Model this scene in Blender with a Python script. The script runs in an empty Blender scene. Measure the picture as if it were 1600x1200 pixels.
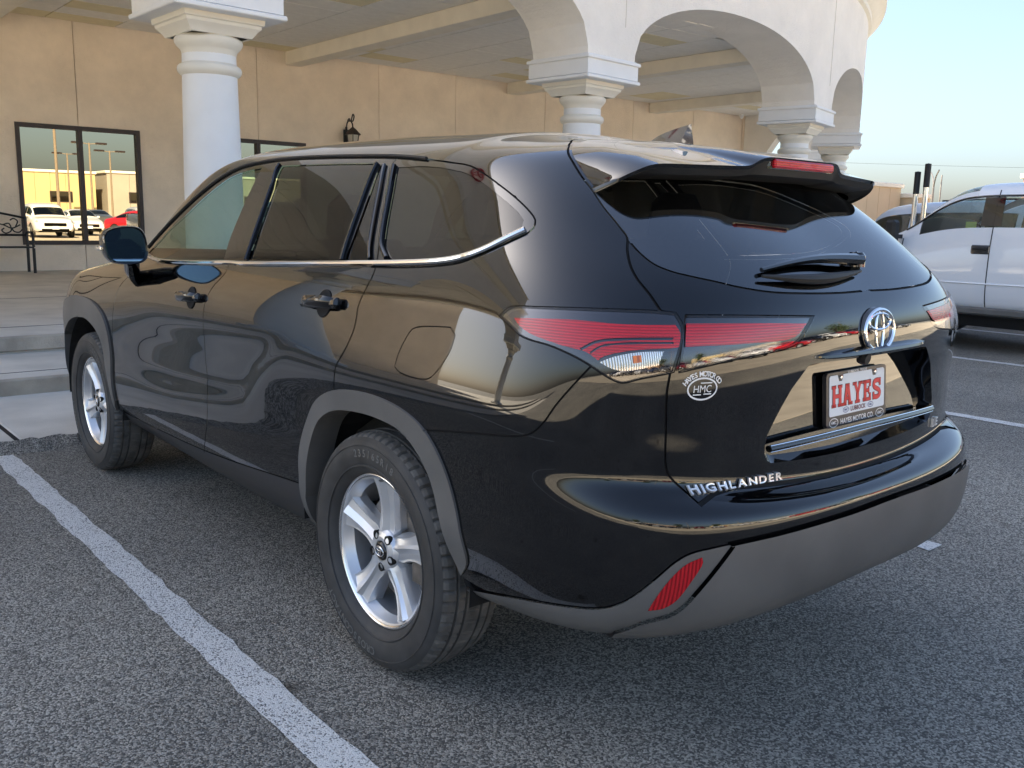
import bpy, bmesh, math, random
import numpy as np
from mathutils import Vector, Matrix
from mathutils.geometry import delaunay_2d_cdt

R = math.radians
rnd = random.Random(7)
scene = bpy.context.scene
COL = scene.collection

# ---------------------------------------------------------------- camera
CAM = {'m': [[0.760227, 0.099951, -0.641923, -2.345744], [-0.649312, 0.149137, -0.745756, -2.300032], [0.021195, 0.983752, 0.178277, 1.396613], [0.0, 0.0, 0.0, 1.0]], 'lens': 31.9846}
cam_data = bpy.data.cameras.new('camera')
cam = bpy.data.objects.new('camera', cam_data)
COL.objects.link(cam)
cam.matrix_world = Matrix(CAM['m'])
cam_data.sensor_width = 36.0
cam_data.lens = CAM['lens']
cam_data.clip_start = 0.05
cam_data.clip_end = 3000
scene.camera = cam

# ---------------------------------------------------------------- sky, sun, exposure
SUN_AZ, SUN_EL = -26.0, 36.0          # azimuth from +Y towards +X, behind the building
world = bpy.data.worlds.new('World')
scene.world = world
world.use_nodes = True
_nt = world.node_tree
_sky = _nt.nodes.new('ShaderNodeTexSky')
_sky.sky_type = 'NISHITA'
_sky.sun_disc = False
_sky.sun_elevation = R(SUN_EL)
_sky.sun_rotation = R(SUN_AZ)
_sky.air_density = 1.0
_sky.dust_density = 2.6
_sky.ozone_density = 3.6
_hs = _nt.nodes.new('ShaderNodeHueSaturation')      # hazy, slightly milky sky
_hs.inputs['Saturation'].default_value = 0.88
_nt.links.new(_sky.outputs[0], _hs.inputs['Color'])
_nt.links.new(_hs.outputs[0], _nt.nodes['Background'].inputs[0])
_nt.nodes['Background'].inputs[1].default_value = 0.05
sun_data = bpy.data.lights.new('sun', 'SUN')
sun_data.energy = 5.0
sun_data.angle = R(0.5)
sun_data.color = (1.0, 0.88, 0.70)
sun = bpy.data.objects.new('sun', sun_data)
COL.objects.link(sun)
_d = Vector((math.sin(R(SUN_AZ)) * math.cos(R(SUN_EL)), math.cos(R(SUN_AZ)) * math.cos(R(SUN_EL)), math.sin(R(SUN_EL))))
sun.rotation_euler = (-_d).to_track_quat('-Z', 'Y').to_euler()
scene.view_settings.view_transform = 'Standard'
scene.view_settings.look = 'None'
scene.view_settings.gamma = 1.0
scene.view_settings.use_curve_mapping = False
scene.view_settings.exposure = 2.8
scene.cycles.max_bounces = 10
scene.cycles.diffuse_bounces = 5
scene.cycles.glossy_bounces = 6
scene.cycles.transparent_max_bounces = 12
scene.cycles.caustics_reflective = False
scene.cycles.caustics_refractive = False
scene.cycles.sample_clamp_indirect = 6.0

# ---------------------------------------------------------------- materials
def nodes(name):
    m = bpy.data.materials.new(name)
    m.use_nodes = True
    nt = m.node_tree
    return m, nt, nt.nodes['Principled BSDF']

def principled(name, color, rough=0.5, metal=0.0, coat=0.0, ior=1.5, spec=0.5, coat_ior=1.5, noise=0.0, nscale=30.0, bump=0.0, bscale=200.0, emit=None):
    m, nt, b = nodes(name)
    b.inputs['Base Color'].default_value = (*color, 1)
    b.inputs['Roughness'].default_value = rough
    b.inputs['Metallic'].default_value = metal
    b.inputs['IOR'].default_value = ior
    b.inputs['Specular IOR Level'].default_value = spec
    b.inputs['Coat Weight'].default_value = coat
    b.inputs['Coat IOR'].default_value = coat_ior
    b.inputs['Coat Roughness'].default_value = 0.01
    if noise or bump:
        tc = nt.nodes.new('ShaderNodeTexCoord')
    if noise:
        n = nt.nodes.new('ShaderNodeTexNoise')
        n.inputs['Scale'].default_value = nscale
        n.inputs['Detail'].default_value = 6
        r = nt.nodes.new('ShaderNodeValToRGB')
        r.color_ramp.elements[0].position = 0.3
        r.color_ramp.elements[1].position = 0.7
        r.color_ramp.elements[0].color = (*[c * (1 - noise) for c in color], 1)
        r.color_ramp.elements[1].color = (*[min(1, c * (1 + noise)) for c in color], 1)
        nt.links.new(tc.outputs['Object'], n.inputs['Vector'])
        nt.links.new(n.outputs['Fac'], r.inputs['Fac'])
        nt.links.new(r.outputs['Color'], b.inputs['Base Color'])
    if bump:
        n2 = nt.nodes.new('ShaderNodeTexNoise')
        n2.inputs['Scale'].default_value = bscale
        n2.inputs['Detail'].default_value = 4
        bp = nt.nodes.new('ShaderNodeBump')
        bp.inputs['Strength'].default_value = bump
        bp.inputs['Distance'].default_value = 0.01
        nt.links.new(tc.outputs['Object'], n2.inputs['Vector'])
        nt.links.new(n2.outputs['Fac'], bp.inputs['Height'])
        nt.links.new(bp.outputs['Normal'], b.inputs['Normal'])
    if emit:
        b.inputs['Emission Color'].default_value = (*emit, 1)
        b.inputs['Emission Strength'].default_value = 1.0
    return m

def glass_mat(name, tint, ior=1.5, rough=0.0, extra=0.0, tone=(1, 1, 1)):
    """thin sheet: sees through with a tint, mirrors by Fresnel"""
    m = bpy.data.materials.new(name)
    m.use_nodes = True
    nt = m.node_tree
    nt.nodes.clear()
    out = nt.nodes.new('ShaderNodeOutputMaterial')
    mix = nt.nodes.new('ShaderNodeMixShader')
    tr = nt.nodes.new('ShaderNodeBsdfTransparent')
    tr.inputs[0].default_value = (*tint, 1)
    gl = nt.nodes.new('ShaderNodeBsdfGlossy')
    gl.inputs['Roughness'].default_value = rough
    gl.inputs['Color'].default_value = (*tone, 1)
    fr = nt.nodes.new('ShaderNodeFresnel')
    ge = nt.nodes.new('ShaderNodeNewGeometry')          # same reflection from both sides of the sheet
    io = nt.nodes.new('ShaderNodeMix')
    io.inputs['A'].default_value = ior
    io.inputs['B'].default_value = 1 / ior
    nt.links.new(ge.outputs['Backfacing'], io.inputs['Factor'])
    nt.links.new(io.outputs['Result'], fr.inputs['IOR'])
    ad = nt.nodes.new('ShaderNodeMath')
    ad.operation = 'ADD'
    ad.use_clamp = True
    ad.inputs[1].default_value = extra
    nt.links.new(fr.outputs[0], ad.inputs[0])
    nt.links.new(ad.outputs[0], mix.inputs[0])
    nt.links.new(tr.outputs[0], mix.inputs[1])
    nt.links.new(gl.outputs[0], mix.inputs[2])
    nt.links.new(mix.outputs[0], out.inputs['Surface'])
    return m

def asphalt_mat():
    m, nt, b = nodes('asphalt')
    tc = nt.nodes.new('ShaderNodeTexCoord')
    def noise(scale, detail=4, rough=0.6):
        n = nt.nodes.new('ShaderNodeTexNoise')
        n.inputs['Scale'].default_value = scale
        n.inputs['Detail'].default_value = detail
        n.inputs['Roughness'].default_value = rough
        nt.links.new(tc.outputs['Object'], n.inputs['Vector'])
        return n
    vo = nt.nodes.new('ShaderNodeTexVoronoi')
    vo.inputs['Scale'].default_value = 175
    nt.links.new(tc.outputs['Object'], vo.inputs['Vector'])
    r1 = nt.nodes.new('ShaderNodeValToRGB')      # each stone its own grey
    r1.color_ramp.elements[0].color = (0.092, 0.087, 0.077, 1)
    r1.color_ramp.elements[0].position = 0.25
    r1.color_ramp.elements[1].color = (0.46, 0.435, 0.375, 1)
    r1.color_ramp.elements[1].position = 0.95
    sep = nt.nodes.new('ShaderNodeSeparateColor')
    nt.links.new(vo.outputs['Color'], sep.inputs[0])
    nt.links.new(sep.outputs[0], r1.inputs[0])
    big = noise(0.55, 5, 0.6)
    r2 = nt.nodes.new('ShaderNodeValToRGB')
    r2.color_ramp.elements[0].color = (0.66, 0.66, 0.67, 1)
    r2.color_ramp.elements[0].position = 0.33
    r2.color_ramp.elements[1].color = (1.15, 1.13, 1.10, 1)
    r2.color_ramp.elements[1].position = 0.68
    nt.links.new(big.outputs['Fac'], r2.inputs[0])
    mul = nt.nodes.new('ShaderNodeMix')
    mul.data_type = 'RGBA'
    mul.blend_type = 'MULTIPLY'
    mul.inputs['Factor'].default_value = 1.0
    nt.links.new(r1.outputs[0], mul.inputs['A'])
    nt.links.new(r2.outputs[0], mul.inputs['B'])
    st = noise(1.7, 3, 0.5)                       # oil stains
    r3 = nt.nodes.new('ShaderNodeValToRGB')
    r3.color_ramp.elements[0].color = (0.45, 0.43, 0.42, 1)
    r3.color_ramp.elements[0].position = 0.24
    r3.color_ramp.elements[1].color = (1, 1, 1, 1)
    r3.color_ramp.elements[1].position = 0.31
    nt.links.new(st.outputs['Fac'], r3.inputs[0])
    mul2 = nt.nodes.new('ShaderNodeMix')
    mul2.data_type = 'RGBA'
    mul2.blend_type = 'MULTIPLY'
    mul2.inputs['Factor'].default_value = 1.0
    nt.links.new(mul.outputs['Result'], mul2.inputs['A'])
    nt.links.new(r3.outputs[0], mul2.inputs['B'])
    v2 = nt.nodes.new('ShaderNodeTexVoronoi')      # scattered oil drips
    v2.inputs['Scale'].default_value = 1.45
    wv = nt.nodes.new('ShaderNodeTexNoise')
    wv.inputs['Scale'].default_value = 9
    wv.inputs['Detail'].default_value = 5
    nt.links.new(tc.outputs['Object'], wv.inputs['Vector'])
    nt.links.new(tc.outputs['Object'], v2.inputs['Vector'])
    sm = nt.nodes.new('ShaderNodeMath')
    sm.operation = 'MULTIPLY_ADD'
    sm.inputs[1].default_value = 0.30
    nt.links.new(wv.outputs['Fac'], sm.inputs[0])
    nt.links.new(v2.outputs['Distance'], sm.inputs[2])
    r4 = nt.nodes.new('ShaderNodeValToRGB')
    r4.color_ramp.elements[0].position = 0.20
    r4.color_ramp.elements[0].color = (0.42, 0.39, 0.36, 1)
    r4.color_ramp.elements[1].position = 0.255
    r4.color_ramp.elements[1].color = (1, 1, 1, 1)
    nt.links.new(sm.outputs[0], r4.inputs[0])
    mul3 = nt.nodes.new('ShaderNodeMix')
    mul3.data_type = 'RGBA'
    mul3.blend_type = 'MULTIPLY'
    mul3.inputs['Factor'].default_value = 1.0
    nt.links.new(mul2.outputs['Result'], mul3.inputs['A'])
    nt.links.new(r4.outputs[0], mul3.inputs['B'])
    nt.links.new(mul3.outputs['Result'], b.inputs['Base Color'])
    b.inputs['Roughness'].default_value = 0.82
    bp = nt.nodes.new('ShaderNodeBump')
    bp.inputs['Strength'].default_value = 0.9
    bp.inputs['Distance'].default_value = 0.004
    nt.links.new(vo.outputs['Distance'], bp.inputs['Height'])
    bp.invert = True
    nt.links.new(bp.outputs['Normal'], b.inputs['Normal'])
    return m

def worn_paint_mat():
    """road paint with the asphalt grain showing through"""
    m, nt, b = nodes('road_paint')
    tc = nt.nodes.new('ShaderNodeTexCoord')
    vo = nt.nodes.new('ShaderNodeTexVoronoi')
    vo.inputs['Scale'].default_value = 200
    nt.links.new(tc.outputs['Object'], vo.inputs['Vector'])
    sep = nt.nodes.new('ShaderNodeSeparateColor')
    nt.links.new(vo.outputs['Color'], sep.inputs[0])
    n = nt.nodes.new('ShaderNodeTexNoise')
    n.inputs['Scale'].default_value = 6
    n.inputs['Detail'].default_value = 5
    nt.links.new(tc.outputs['Object'], n.inputs['Vector'])
    ad = nt.nodes.new('ShaderNodeMath')
    ad.operation = 'MULTIPLY_ADD'
    ad.inputs[1].default_value = 0.55
    nt.links.new(n.outputs['Fac'], ad.inputs[0])
    nt.links.new(sep.outputs[0], ad.inputs[2])
    r = nt.nodes.new('ShaderNodeValToRGB')
    r.color_ramp.elements[0].position = 0.30
    r.color_ramp.elements[0].color = (0.14, 0.14, 0.135, 1)
    r.color_ramp.elements[1].position = 0.56
    r.color_ramp.elements[1].color = (0.70, 0.69, 0.66, 1)
    nt.links.new(ad.outputs[0], r.inputs[0])
    nt.links.new(r.outputs[0], b.inputs['Base Color'])
    b.inputs['Roughness'].default_value = 0.75
    bp = nt.nodes.new('ShaderNodeBump')
    bp.inputs['Strength'].default_value = 0.7
    bp.inputs['Distance'].default_value = 0.004
    bp.invert = True
    nt.links.new(vo.outputs['Distance'], bp.inputs['Height'])
    nt.links.new(bp.outputs['Normal'], b.inputs['Normal'])
    return m

def stucco_mat(name, color, var=0.08):
    m, nt, b = nodes(name)
    tc = nt.nodes.new('ShaderNodeTexCoord')
    n = nt.nodes.new('ShaderNodeTexNoise')
    n.inputs['Scale'].default_value = 1.3
    n.inputs['Detail'].default_value = 8
    n.inputs['Roughness'].default_value = 0.65
    nt.links.new(tc.outputs['Object'], n.inputs['Vector'])
    r = nt.nodes.new('ShaderNodeValToRGB')
    r.color_ramp.elements[0].position = 0.3
    r.color_ramp.elements[1].position = 0.7
    r.color_ramp.elements[0].color = (*[c * (1 - var) for c in color], 1)
    r.color_ramp.elements[1].color = (*[min(1, c * (1 + var)) for c in color], 1)
    nt.links.new(n.outputs['Fac'], r.inputs[0])
    nt.links.new(r.outputs[0], b.inputs['Base Color'])
    b.inputs['Roughness'].default_value = 0.9
    n2 = nt.nodes.new('ShaderNodeTexNoise')
    n2.inputs['Scale'].default_value = 42
    n2.inputs['Detail'].default_value = 7
    n2.inputs['Roughness'].default_value = 0.7
    mp = nt.nodes.new('ShaderNodeMapping')
    mp.inputs['Scale'].default_value = (0.45, 0.45, 1.0)
    nt.links.new(tc.outputs['Object'], mp.inputs[0])
    nt.links.new(mp.outputs[0], n2.inputs['Vector'])
    bp = nt.nodes.new('ShaderNodeBump')
    bp.inputs['Strength'].default_value = 0.8
    bp.inputs['Distance'].default_value = 0.018
    nt.links.new(n2.outputs['Fac'], bp.inputs['Height'])
    nt.links.new(bp.outputs['Normal'], b.inputs['Normal'])
    return m

M = {}
M['asphalt'] = asphalt_mat()
M['road_paint'] = worn_paint_mat()
M['lot_bounce_concrete'] = principled('lot_bounce_concrete', (0.47, 0.41, 0.32), 0.9, noise=0.16, nscale=0.7, bump=0.2, bscale=60)  # pale tan, chosen to throw more sunlight back at the building
M['rocker'] = principled('rocker_plastic', (0.03, 0.03, 0.032), 0.4, spec=0.5)
M['concrete'] = principled('concrete', (0.60, 0.56, 0.49), 0.85, noise=0.14, nscale=2.2, bump=0.25, bscale=90)
M['concrete_edge'] = principled('concrete_edge', (0.56, 0.53, 0.47), 0.85, noise=0.25, nscale=7, bump=0.3, bscale=80)
M['wall'] = stucco_mat('wall_stucco', (0.84, 0.73, 0.60), 0.10)
M['white_stucco'] = stucco_mat('white_stucco', (0.84, 0.80, 0.73), 0.06)
M['column_paint'] = principled('column_paint', (0.78, 0.78, 0.76), 0.55, noise=0.03, nscale=3, bump=0.12, bscale=120)
M['moulding'] = principled('moulding', (0.76, 0.72, 0.62), 0.6, noise=0.03, nscale=3)
M['tile'] = principled('ceiling_tile', (0.84, 0.81, 0.75), 0.9, noise=0.04, nscale=6, bump=0.2, bscale=150)
M['tile_stained'] = principled('ceiling_tile_stained', (0.76, 0.68, 0.46), 0.9, noise=0.05, nscale=5)
M['beam'] = principled('beam_paint', (0.82, 0.76, 0.64), 0.85, noise=0.05, nscale=3)
M['riser'] = principled('riser_concrete', (0.42, 0.36, 0.28), 0.9, noise=0.22, nscale=5, bump=0.3, bscale=80)
M['bronze'] = principled('bronze_frame', (0.030, 0.020, 0.020), 0.4, spec=0.4)
M['iron'] = principled('wrought_iron', (0.012, 0.012, 0.015), 0.45, noise=0.2, nscale=40)
M['dark'] = principled('dark_void', (0.008, 0.008, 0.009), 0.9)
M['storefront'] = glass_mat('storefront_glass', (0.10, 0.09, 0.07), ior=2.6, extra=0.60, tone=(0.38, 0.345, 0.265))
M['paint'] = principled('black_car_paint', (0.0025, 0.0025, 0.003), 0.04, coat=1.0, coat_ior=1.56, ior=1.5, spec=0.12)
M['gloss_black'] = principled('gloss_black_trim', (0.004, 0.004, 0.004), 0.06, coat=0.6, coat_ior=1.5)
M['rubber'] = principled('seal_rubber', (0.008, 0.008, 0.008), 0.55)
M['cladding'] = principled('grey_plastic_cladding', (0.108, 0.107, 0.104), 0.45, spec=0.5, noise=0.16, nscale=5, bump=0.08, bscale=600)
M['tyre'] = principled('tyre_rubber', (0.040, 0.039, 0.038), 0.62, noise=0.30, nscale=14, bump=0.1, bscale=300)
M['tread'] = principled('tread_rubber', (0.095, 0.092, 0.086), 0.8, noise=0.4, nscale=18, bump=0.15, bscale=300)
M['tyre_text'] = principled('tyre_lettering', (0.14, 0.138, 0.13), 0.7)
M['alloy'] = principled('silver_alloy', (0.74, 0.75, 0.77), 0.36, metal=0.7, coat=0.3)
M['machined'] = principled('machined_lip', (0.80, 0.81, 0.83), 0.15, metal=1.0)
M['chrome'] = principled('chrome', (0.82, 0.83, 0.85), 0.06, metal=1.0)
M['badge'] = principled('badge_silver', (0.80, 0.80, 0.80), 0.30, metal=0.6)
M['steel'] = principled('brake_steel', (0.25, 0.23, 0.21), 0.45, metal=1.0, noise=0.3, nscale=20)
M['privacy'] = glass_mat('privacy_glass', (0.07, 0.07, 0.062), ior=1.5, extra=0.0)
M['rear_glass'] = glass_mat('rear_window_glass', (0.17, 0.18, 0.18), ior=1.9, extra=0.05)
M['front_glass'] = glass_mat('front_door_glass', (0.52, 0.68, 0.62), ior=1.5)
M['lamp_dark'] = principled('smoked_lens', (0.006, 0.004, 0.005), 0.05, coat=1.0, coat_ior=1.6)
M['lamp_clear'] = None
M['white_letter'] = principled('white_vinyl', (0.80, 0.80, 0.80), 0.5)
M['plate_white'] = principled('plate_white', (0.72, 0.76, 0.80), 0.45)
M['plate_red'] = principled('plate_red', (0.72, 0.030, 0.030), 0.45)
M['plate_dark_red'] = principled('plate_dark_red', (0.14, 0.006, 0.01), 0.45)
M['plate_blue'] = principled('plate_blue', (0.05, 0.06, 0.22), 0.45)
M['frame_black'] = principled('plate_frame_black', (0.035, 0.032, 0.034), 0.3)
M['mirror'] = principled('mirror_glass', (0.26, 0.36, 0.42), 0.005, metal=1.0)
M['interior'] = principled('interior_dark', (0.012, 0.011, 0.010), 0.8)
M['seat'] = principled('seat_cloth', (0.055, 0.05, 0.042), 0.9, noise=0.15, nscale=40)
M['interior_tan'] = principled('interior_liner', (0.10, 0.09, 0.065), 0.9)

def lens_mat(name, col, stripe, rough=0.12, scale=48.0, axis=2):
    """coloured moulded lens: fine horizontal ribs under a clear cover"""
    m, nt, b = nodes(name)
    b.inputs['Base Color'].default_value = (*col, 1)
    b.inputs['Roughness'].default_value = rough
    b.inputs['Coat Weight'].default_value = 0.7
    b.inputs['Coat Roughness'].default_value = 0.01
    b.inputs['Coat IOR'].default_value = 1.4
    b.inputs['Specular IOR Level'].default_value = 0.25
    tc = nt.nodes.new('ShaderNodeTexCoord')
    mp = nt.nodes.new('ShaderNodeMapping')
    mp.inputs['Scale'].default_value = (3, 3, scale) if axis == 2 else (scale, scale * .6, 8)
    nt.links.new(tc.outputs['Object'], mp.inputs[0])
    w = nt.nodes.new('ShaderNodeTexWave')
    w.bands_direction = 'Z' if axis == 2 else 'X'
    w.inputs['Scale'].default_value = 1.0
    w.inputs['Distortion'].default_value = 0.25
    nt.links.new(mp.outputs[0], w.inputs['Vector'])
    r = nt.nodes.new('ShaderNodeValToRGB')
    r.color_ramp.elements[0].position = 0.15
    r.color_ramp.elements[1].position = 0.75
    r.color_ramp.elements[0].color = (*stripe, 1)
    r.color_ramp.elements[1].color = (*col, 1)
    nt.links.new(w.outputs['Fac'], r.inputs['Fac'])
    nt.links.new(r.outputs[0], b.inputs['Base Color'])
    bp = nt.nodes.new('ShaderNodeBump')
    bp.inputs['Strength'].default_value = 0.35
    bp.inputs['Distance'].default_value = 0.002
    nt.links.new(w.outputs['Fac'], bp.inputs['Height'])
    nt.links.new(bp.outputs['Normal'], b.inputs['Normal'])
    return m
M['lamp_red'] = lens_mat('red_lens', (0.62, 0.004, 0.012), (0.36, 0.002, 0.006))
M['lamp_clear'] = lens_mat('clear_lens', (0.90, 0.88, 0.84), (0.30, 0.28, 0.24), 0.10, 75, axis=0)
M['lamp_clear'].node_tree.nodes['Principled BSDF'].inputs['Metallic'].default_value = 0.75
M['lamp_cover'] = glass_mat('lamp_cover', (0.97, 0.95, 0.95), ior=1.5)
M['lamp_amber'] = lens_mat('amber_bulb', (0.85, 0.22, 0.01), (0.5, 0.10, 0.005), 0.1, 30, axis=0)
M['reflector'] = lens_mat('red_reflector', (0.50, 0.012, 0.02), (0.24, 0.004, 0.008), 0.2, 40, axis=0)

# ---------------------------------------------------------------- mesh helpers
class MB:
    """collects shapes into one mesh"""
    def __init__(s):
        s.v = []; s.f = []
    def add(s, v, f):
        n = len(s.v)
        s.v += [tuple(map(float, p)) for p in v]
        s.f += [tuple(i + n for i in q) for q in f]
        return s
    def box(s, c, d, rz=0.0, bev=0.0, rot=None):
        x, y, z = d[0] / 2, d[1] / 2, d[2] / 2
        if bev:
            bv = min(bev, x * .9, y * .9, z * .9)
            v = []
            for zz in (-z, -z + bv, z - bv, z):
                k = bv if abs(zz) == z else 0
                pts = [(-x + k, -y + bv), (-x + bv, -y + k), (x - bv, -y + k), (x - k, -y + bv), (x - k, y - bv), (x - bv, y - k), (-x + bv, y - k), (-x + k, y - bv)]
                v += [(a, b, zz) for a, b in pts]
            f = [tuple(range(7, -1, -1)), tuple(range(24, 32))]
            for l in range(3):
                for i in range(8):
                    j = (i + 1) % 8
                    f.append((l * 8 + i, l * 8 + j, l * 8 + 8 + j, l * 8 + 8 + i))
        else:
            v = [(-x, -y, -z), (x, -y, -z), (x, y, -z), (-x, y, -z), (-x, -y, z), (x, -y, z), (x, y, z), (-x, y, z)]
            f = [(3, 2, 1, 0), (4, 5, 6, 7), (0, 1, 5, 4), (1, 2, 6, 5), (2, 3, 7, 6), (3, 0, 4, 7)]
        mt = rot if rot is not None else Matrix.Rotation(rz, 3, 'Z')
        c = Vector(c)
        return s.add([mt @ Vector(p) + c for p in v], f)
    def lathe(s, prof, n=32, o=(0, 0, 0), axis='Z', cap=True, a0=0.0, a1=2 * math.pi):
        """prof: (r, h) list; revolved about the axis"""
        v = []; f = []
        full = abs(a1 - a0 - 2 * math.pi) < 1e-6
        m = n if full else n + 1
        for r, h in prof:
            for k in range(m):
                a = a0 + (a1 - a0) * k / n
                p = (r * math.cos(a), r * math.sin(a), h)
                if axis == 'X': p = (h, r * math.cos(a), r * math.sin(a))
                v.append((p[0] + o[0], p[1] + o[1], p[2] + o[2]))
        for i in range(len(prof) - 1):
            for k in range(n):
                j = (k + 1) % m
                f.append((i * m + k, i * m + j, (i + 1) * m + j, (i + 1) * m + k))
        if cap and full:
            if prof[0][0] > 1e-6: f.append(tuple(range(m - 1, -1, -1)))
            if prof[-1][0] > 1e-6: f.append(tuple((len(prof) - 1) * m + k for k in range(m)))
        return s.add(v, f)
    def tube(s, pts, r, n=8, closed=False, flat=None):
        pts = [Vector(p) for p in pts]
        N = len(pts); v = []; f = []
        up = Vector((0, 0, 1))
        prev = None
        for i, p in enumerate(pts):
            a = pts[(i - 1) % N] if (i or closed) else p
            b = pts[(i + 1) % N] if (i < N - 1 or closed) else p
            t = (b - a).normalized()
            if prev is None:
                x = t.cross(up)
                if x.length < 1e-3: x = t.cross(Vector((1, 0, 0)))
            else:
                x = prev - t * prev.dot(t)
            x.normalize(); prev = x
            y = t.cross(x)
            rr = r[i] if isinstance(r, (list, tuple)) else r
            for k in range(n):
                an = 2 * math.pi * k / n
                v.append(p + x * (rr * math.cos(an)) + y * (rr * math.sin(an) * (flat or 1)))
        for i in range(N if closed else N - 1):
            for k in range(n):
                j = (k + 1) % n; i2 = (i + 1) % N
                f.append((i * n + k, i * n + j, i2 * n + j, i2 * n + k))
        if not closed:
            f.append(tuple(range(n - 1, -1, -1))); f.append(tuple((N - 1) * n + k for k in range(n)))
        return s.add(v, f)
    def grid(s, P, close_u=False):
        P = np.asarray(P); n, m = P.shape[:2]
        f = []
        for i in range(n - 1):
            for j in range(m - (0 if close_u else 1)):
                j2 = (j + 1) % m
                f.append((i * m + j, i * m + j2, (i + 1) * m + j2, (i + 1) * m + j))
        return s.add(P.reshape(-1, 3).tolist(), f)
    def prism(s, poly, h0, h1, fn):
        """poly: 2D outline; fn(a, b, h) -> 3D"""
        n = len(poly)
        v = [fn(a, b, h0) for a, b in poly] + [fn(a, b, h1) for a, b in poly]
        f = [tuple(range(n - 1, -1, -1)), tuple(range(n, 2 * n))]
        f += [(i, (i + 1) % n, n + (i + 1) % n, n + i) for i in range(n)]
        return s.add(v, f)
    def xf(s, mat):
        s.v = [tuple(mat @ Vector(p)) for p in s.v]
        return s
    def mirror(s):
        n = len(s.v)
        s.v += [(-x, y, z) for x, y, z in s.v]
        s.f += [tuple(i + n for i in reversed(q)) for q in s.f]
        return s

def make_mesh(name, mb, mat, smooth=False, fix=True, weld=False):
    me = bpy.data.meshes.new(name)
    me.from_pydata(mb.v, [], mb.f)
    if fix:
        bm = bmesh.new(); bm.from_mesh(me)
        if weld: bmesh.ops.remove_doubles(bm, verts=bm.verts, dist=2e-5)
        bmesh.ops.recalc_face_normals(bm, faces=bm.faces)
        bm.to_mesh(me); bm.free()
    if smooth == 'auto':
        me.shade_smooth()
        try: me.set_sharp_from_angle(angle=R(35))
        except Exception: pass
    elif smooth:
        me.shade_smooth()
    if mat: me.materials.append(mat)
    return me

def link(name, me, parent=None, loc=None, rz=None):
    o = bpy.data.objects.new(name, me)
    COL.objects.link(o)
    if parent: o.parent = parent
    if loc is not None: o.location = loc
    if rz is not None: o.rotation_euler = (0, 0, rz)
    return o

def obj(name, mb, mat, parent=None, smooth='auto', label=None, fix=True, weld=False):
    o = link(name, make_mesh(name, mb, mat, smooth, fix, weld), parent)
    if label: o['label'] = label
    return o

def tag(o, label=None, cat=None, group=None, kind=None):
    if label: o['label'] = label
    if cat: o['category'] = cat
    if group: o['group'] = group
    if kind: o['kind'] = kind
    return o

def thing(name, label, cat, loc=(0, 0, 0), rz=0.0, group=None):
    o = bpy.data.objects.new(name, None)
    COL.objects.link(o)
    o.empty_display_size = 0.2
    o.location = loc; o.rotation_euler = (0, 0, rz)
    return tag(o, label, cat, group)

def struct(name, mb, mat, smooth=False):
    o = obj(name, mb, mat, None, smooth)
    o['kind'] = 'structure'
    return o

def copy_tree(o, parent=None):
    c = o.copy(); COL.objects.link(c)
    if parent: c.parent = parent
    for ch in list(o.children): copy_tree(ch, c)
    return c

_dg_cache = {}
def text_shape(s, size=1.0, ext=0.01, off=0.0, sx=1.0):
    """glyph outlines of the built-in font as verts / faces, centred"""
    key = (s, size, ext, off, sx)
    if key in _dg_cache: return _dg_cache[key]
    cu = bpy.data.curves.new('t', 'FONT')
    cu.body = s; cu.size = size; cu.extrude = ext; cu.offset = off
    cu.align_x = 'CENTER'; cu.align_y = 'CENTER'; cu.resolution_u = 3
    o = bpy.data.objects.new('t', cu); COL.objects.link(o)
    bpy.context.view_layer.update()
    me = bpy.data.meshes.new_from_object(o.evaluated_get(bpy.context.evaluated_depsgraph_get()))
    v = [(p.co.x * sx, p.co.y, p.co.z) for p in me.vertices]
    f = [tuple(p.vertices) for p in me.polygons]
    bpy.data.objects.remove(o); bpy.data.curves.remove(cu); bpy.data.meshes.remove(me)
    if v:
        cx = (min(p[0] for p in v) + max(p[0] for p in v)) / 2
        cy = (min(p[1] for p in v) + max(p[1] for p in v)) / 2
        v = [(a - cx, b - cy, c) for a, b, c in v]
    _dg_cache[key] = (v, f)
    return v, f

def frame_mat(o, x, y):
    x = Vector(x).normalized(); n = x.cross(Vector(y)).normalized(); y = n.cross(x)
    return Matrix(((x.x, y.x, n.x, o[0]), (x.y, y.y, n.y, o[1]), (x.z, y.z, n.z, o[2]), (0, 0, 0, 1)))

def catmull(pts, k=6, closed=False):
    pts = [np.array(p, float) for p in pts]; n = len(pts); out = []
    rng = range(n if closed else n - 1)
    for i in rng:
        p0 = pts[(i - 1) % n] if (closed or i > 0) else pts[i] * 2 - pts[i + 1]
        p1 = pts[i]; p2 = pts[(i + 1) % n]
        p3 = pts[(i + 2) % n] if (closed or i + 2 < n) else p2 * 2 - p1
        for t in np.linspace(0, 1, k, endpoint=False):
            out.append(.5 * ((2 * p1) + (-p0 + p2) * t + (2 * p0 - 5 * p1 + 4 * p2 - p3) * t * t + (-p0 + 3 * p1 - 3 * p2 + p3) * t ** 3))
    if not closed: out.append(pts[-1])
    return out

# ================================================================ GROUND
struct('ground', MB().add([(-400, -400, 0), (400, -400, 0), (400, 400, 0), (-400, 400, 0)], [(0, 1, 2, 3)]), M['asphalt'])

struct('lot_bounce_slab', MB().box((0, -57, -.042), (180, 100, .1)), M['lot_bounce_concrete'])  # pale ground behind the camera, added to bounce sunlight under the canopy

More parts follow.
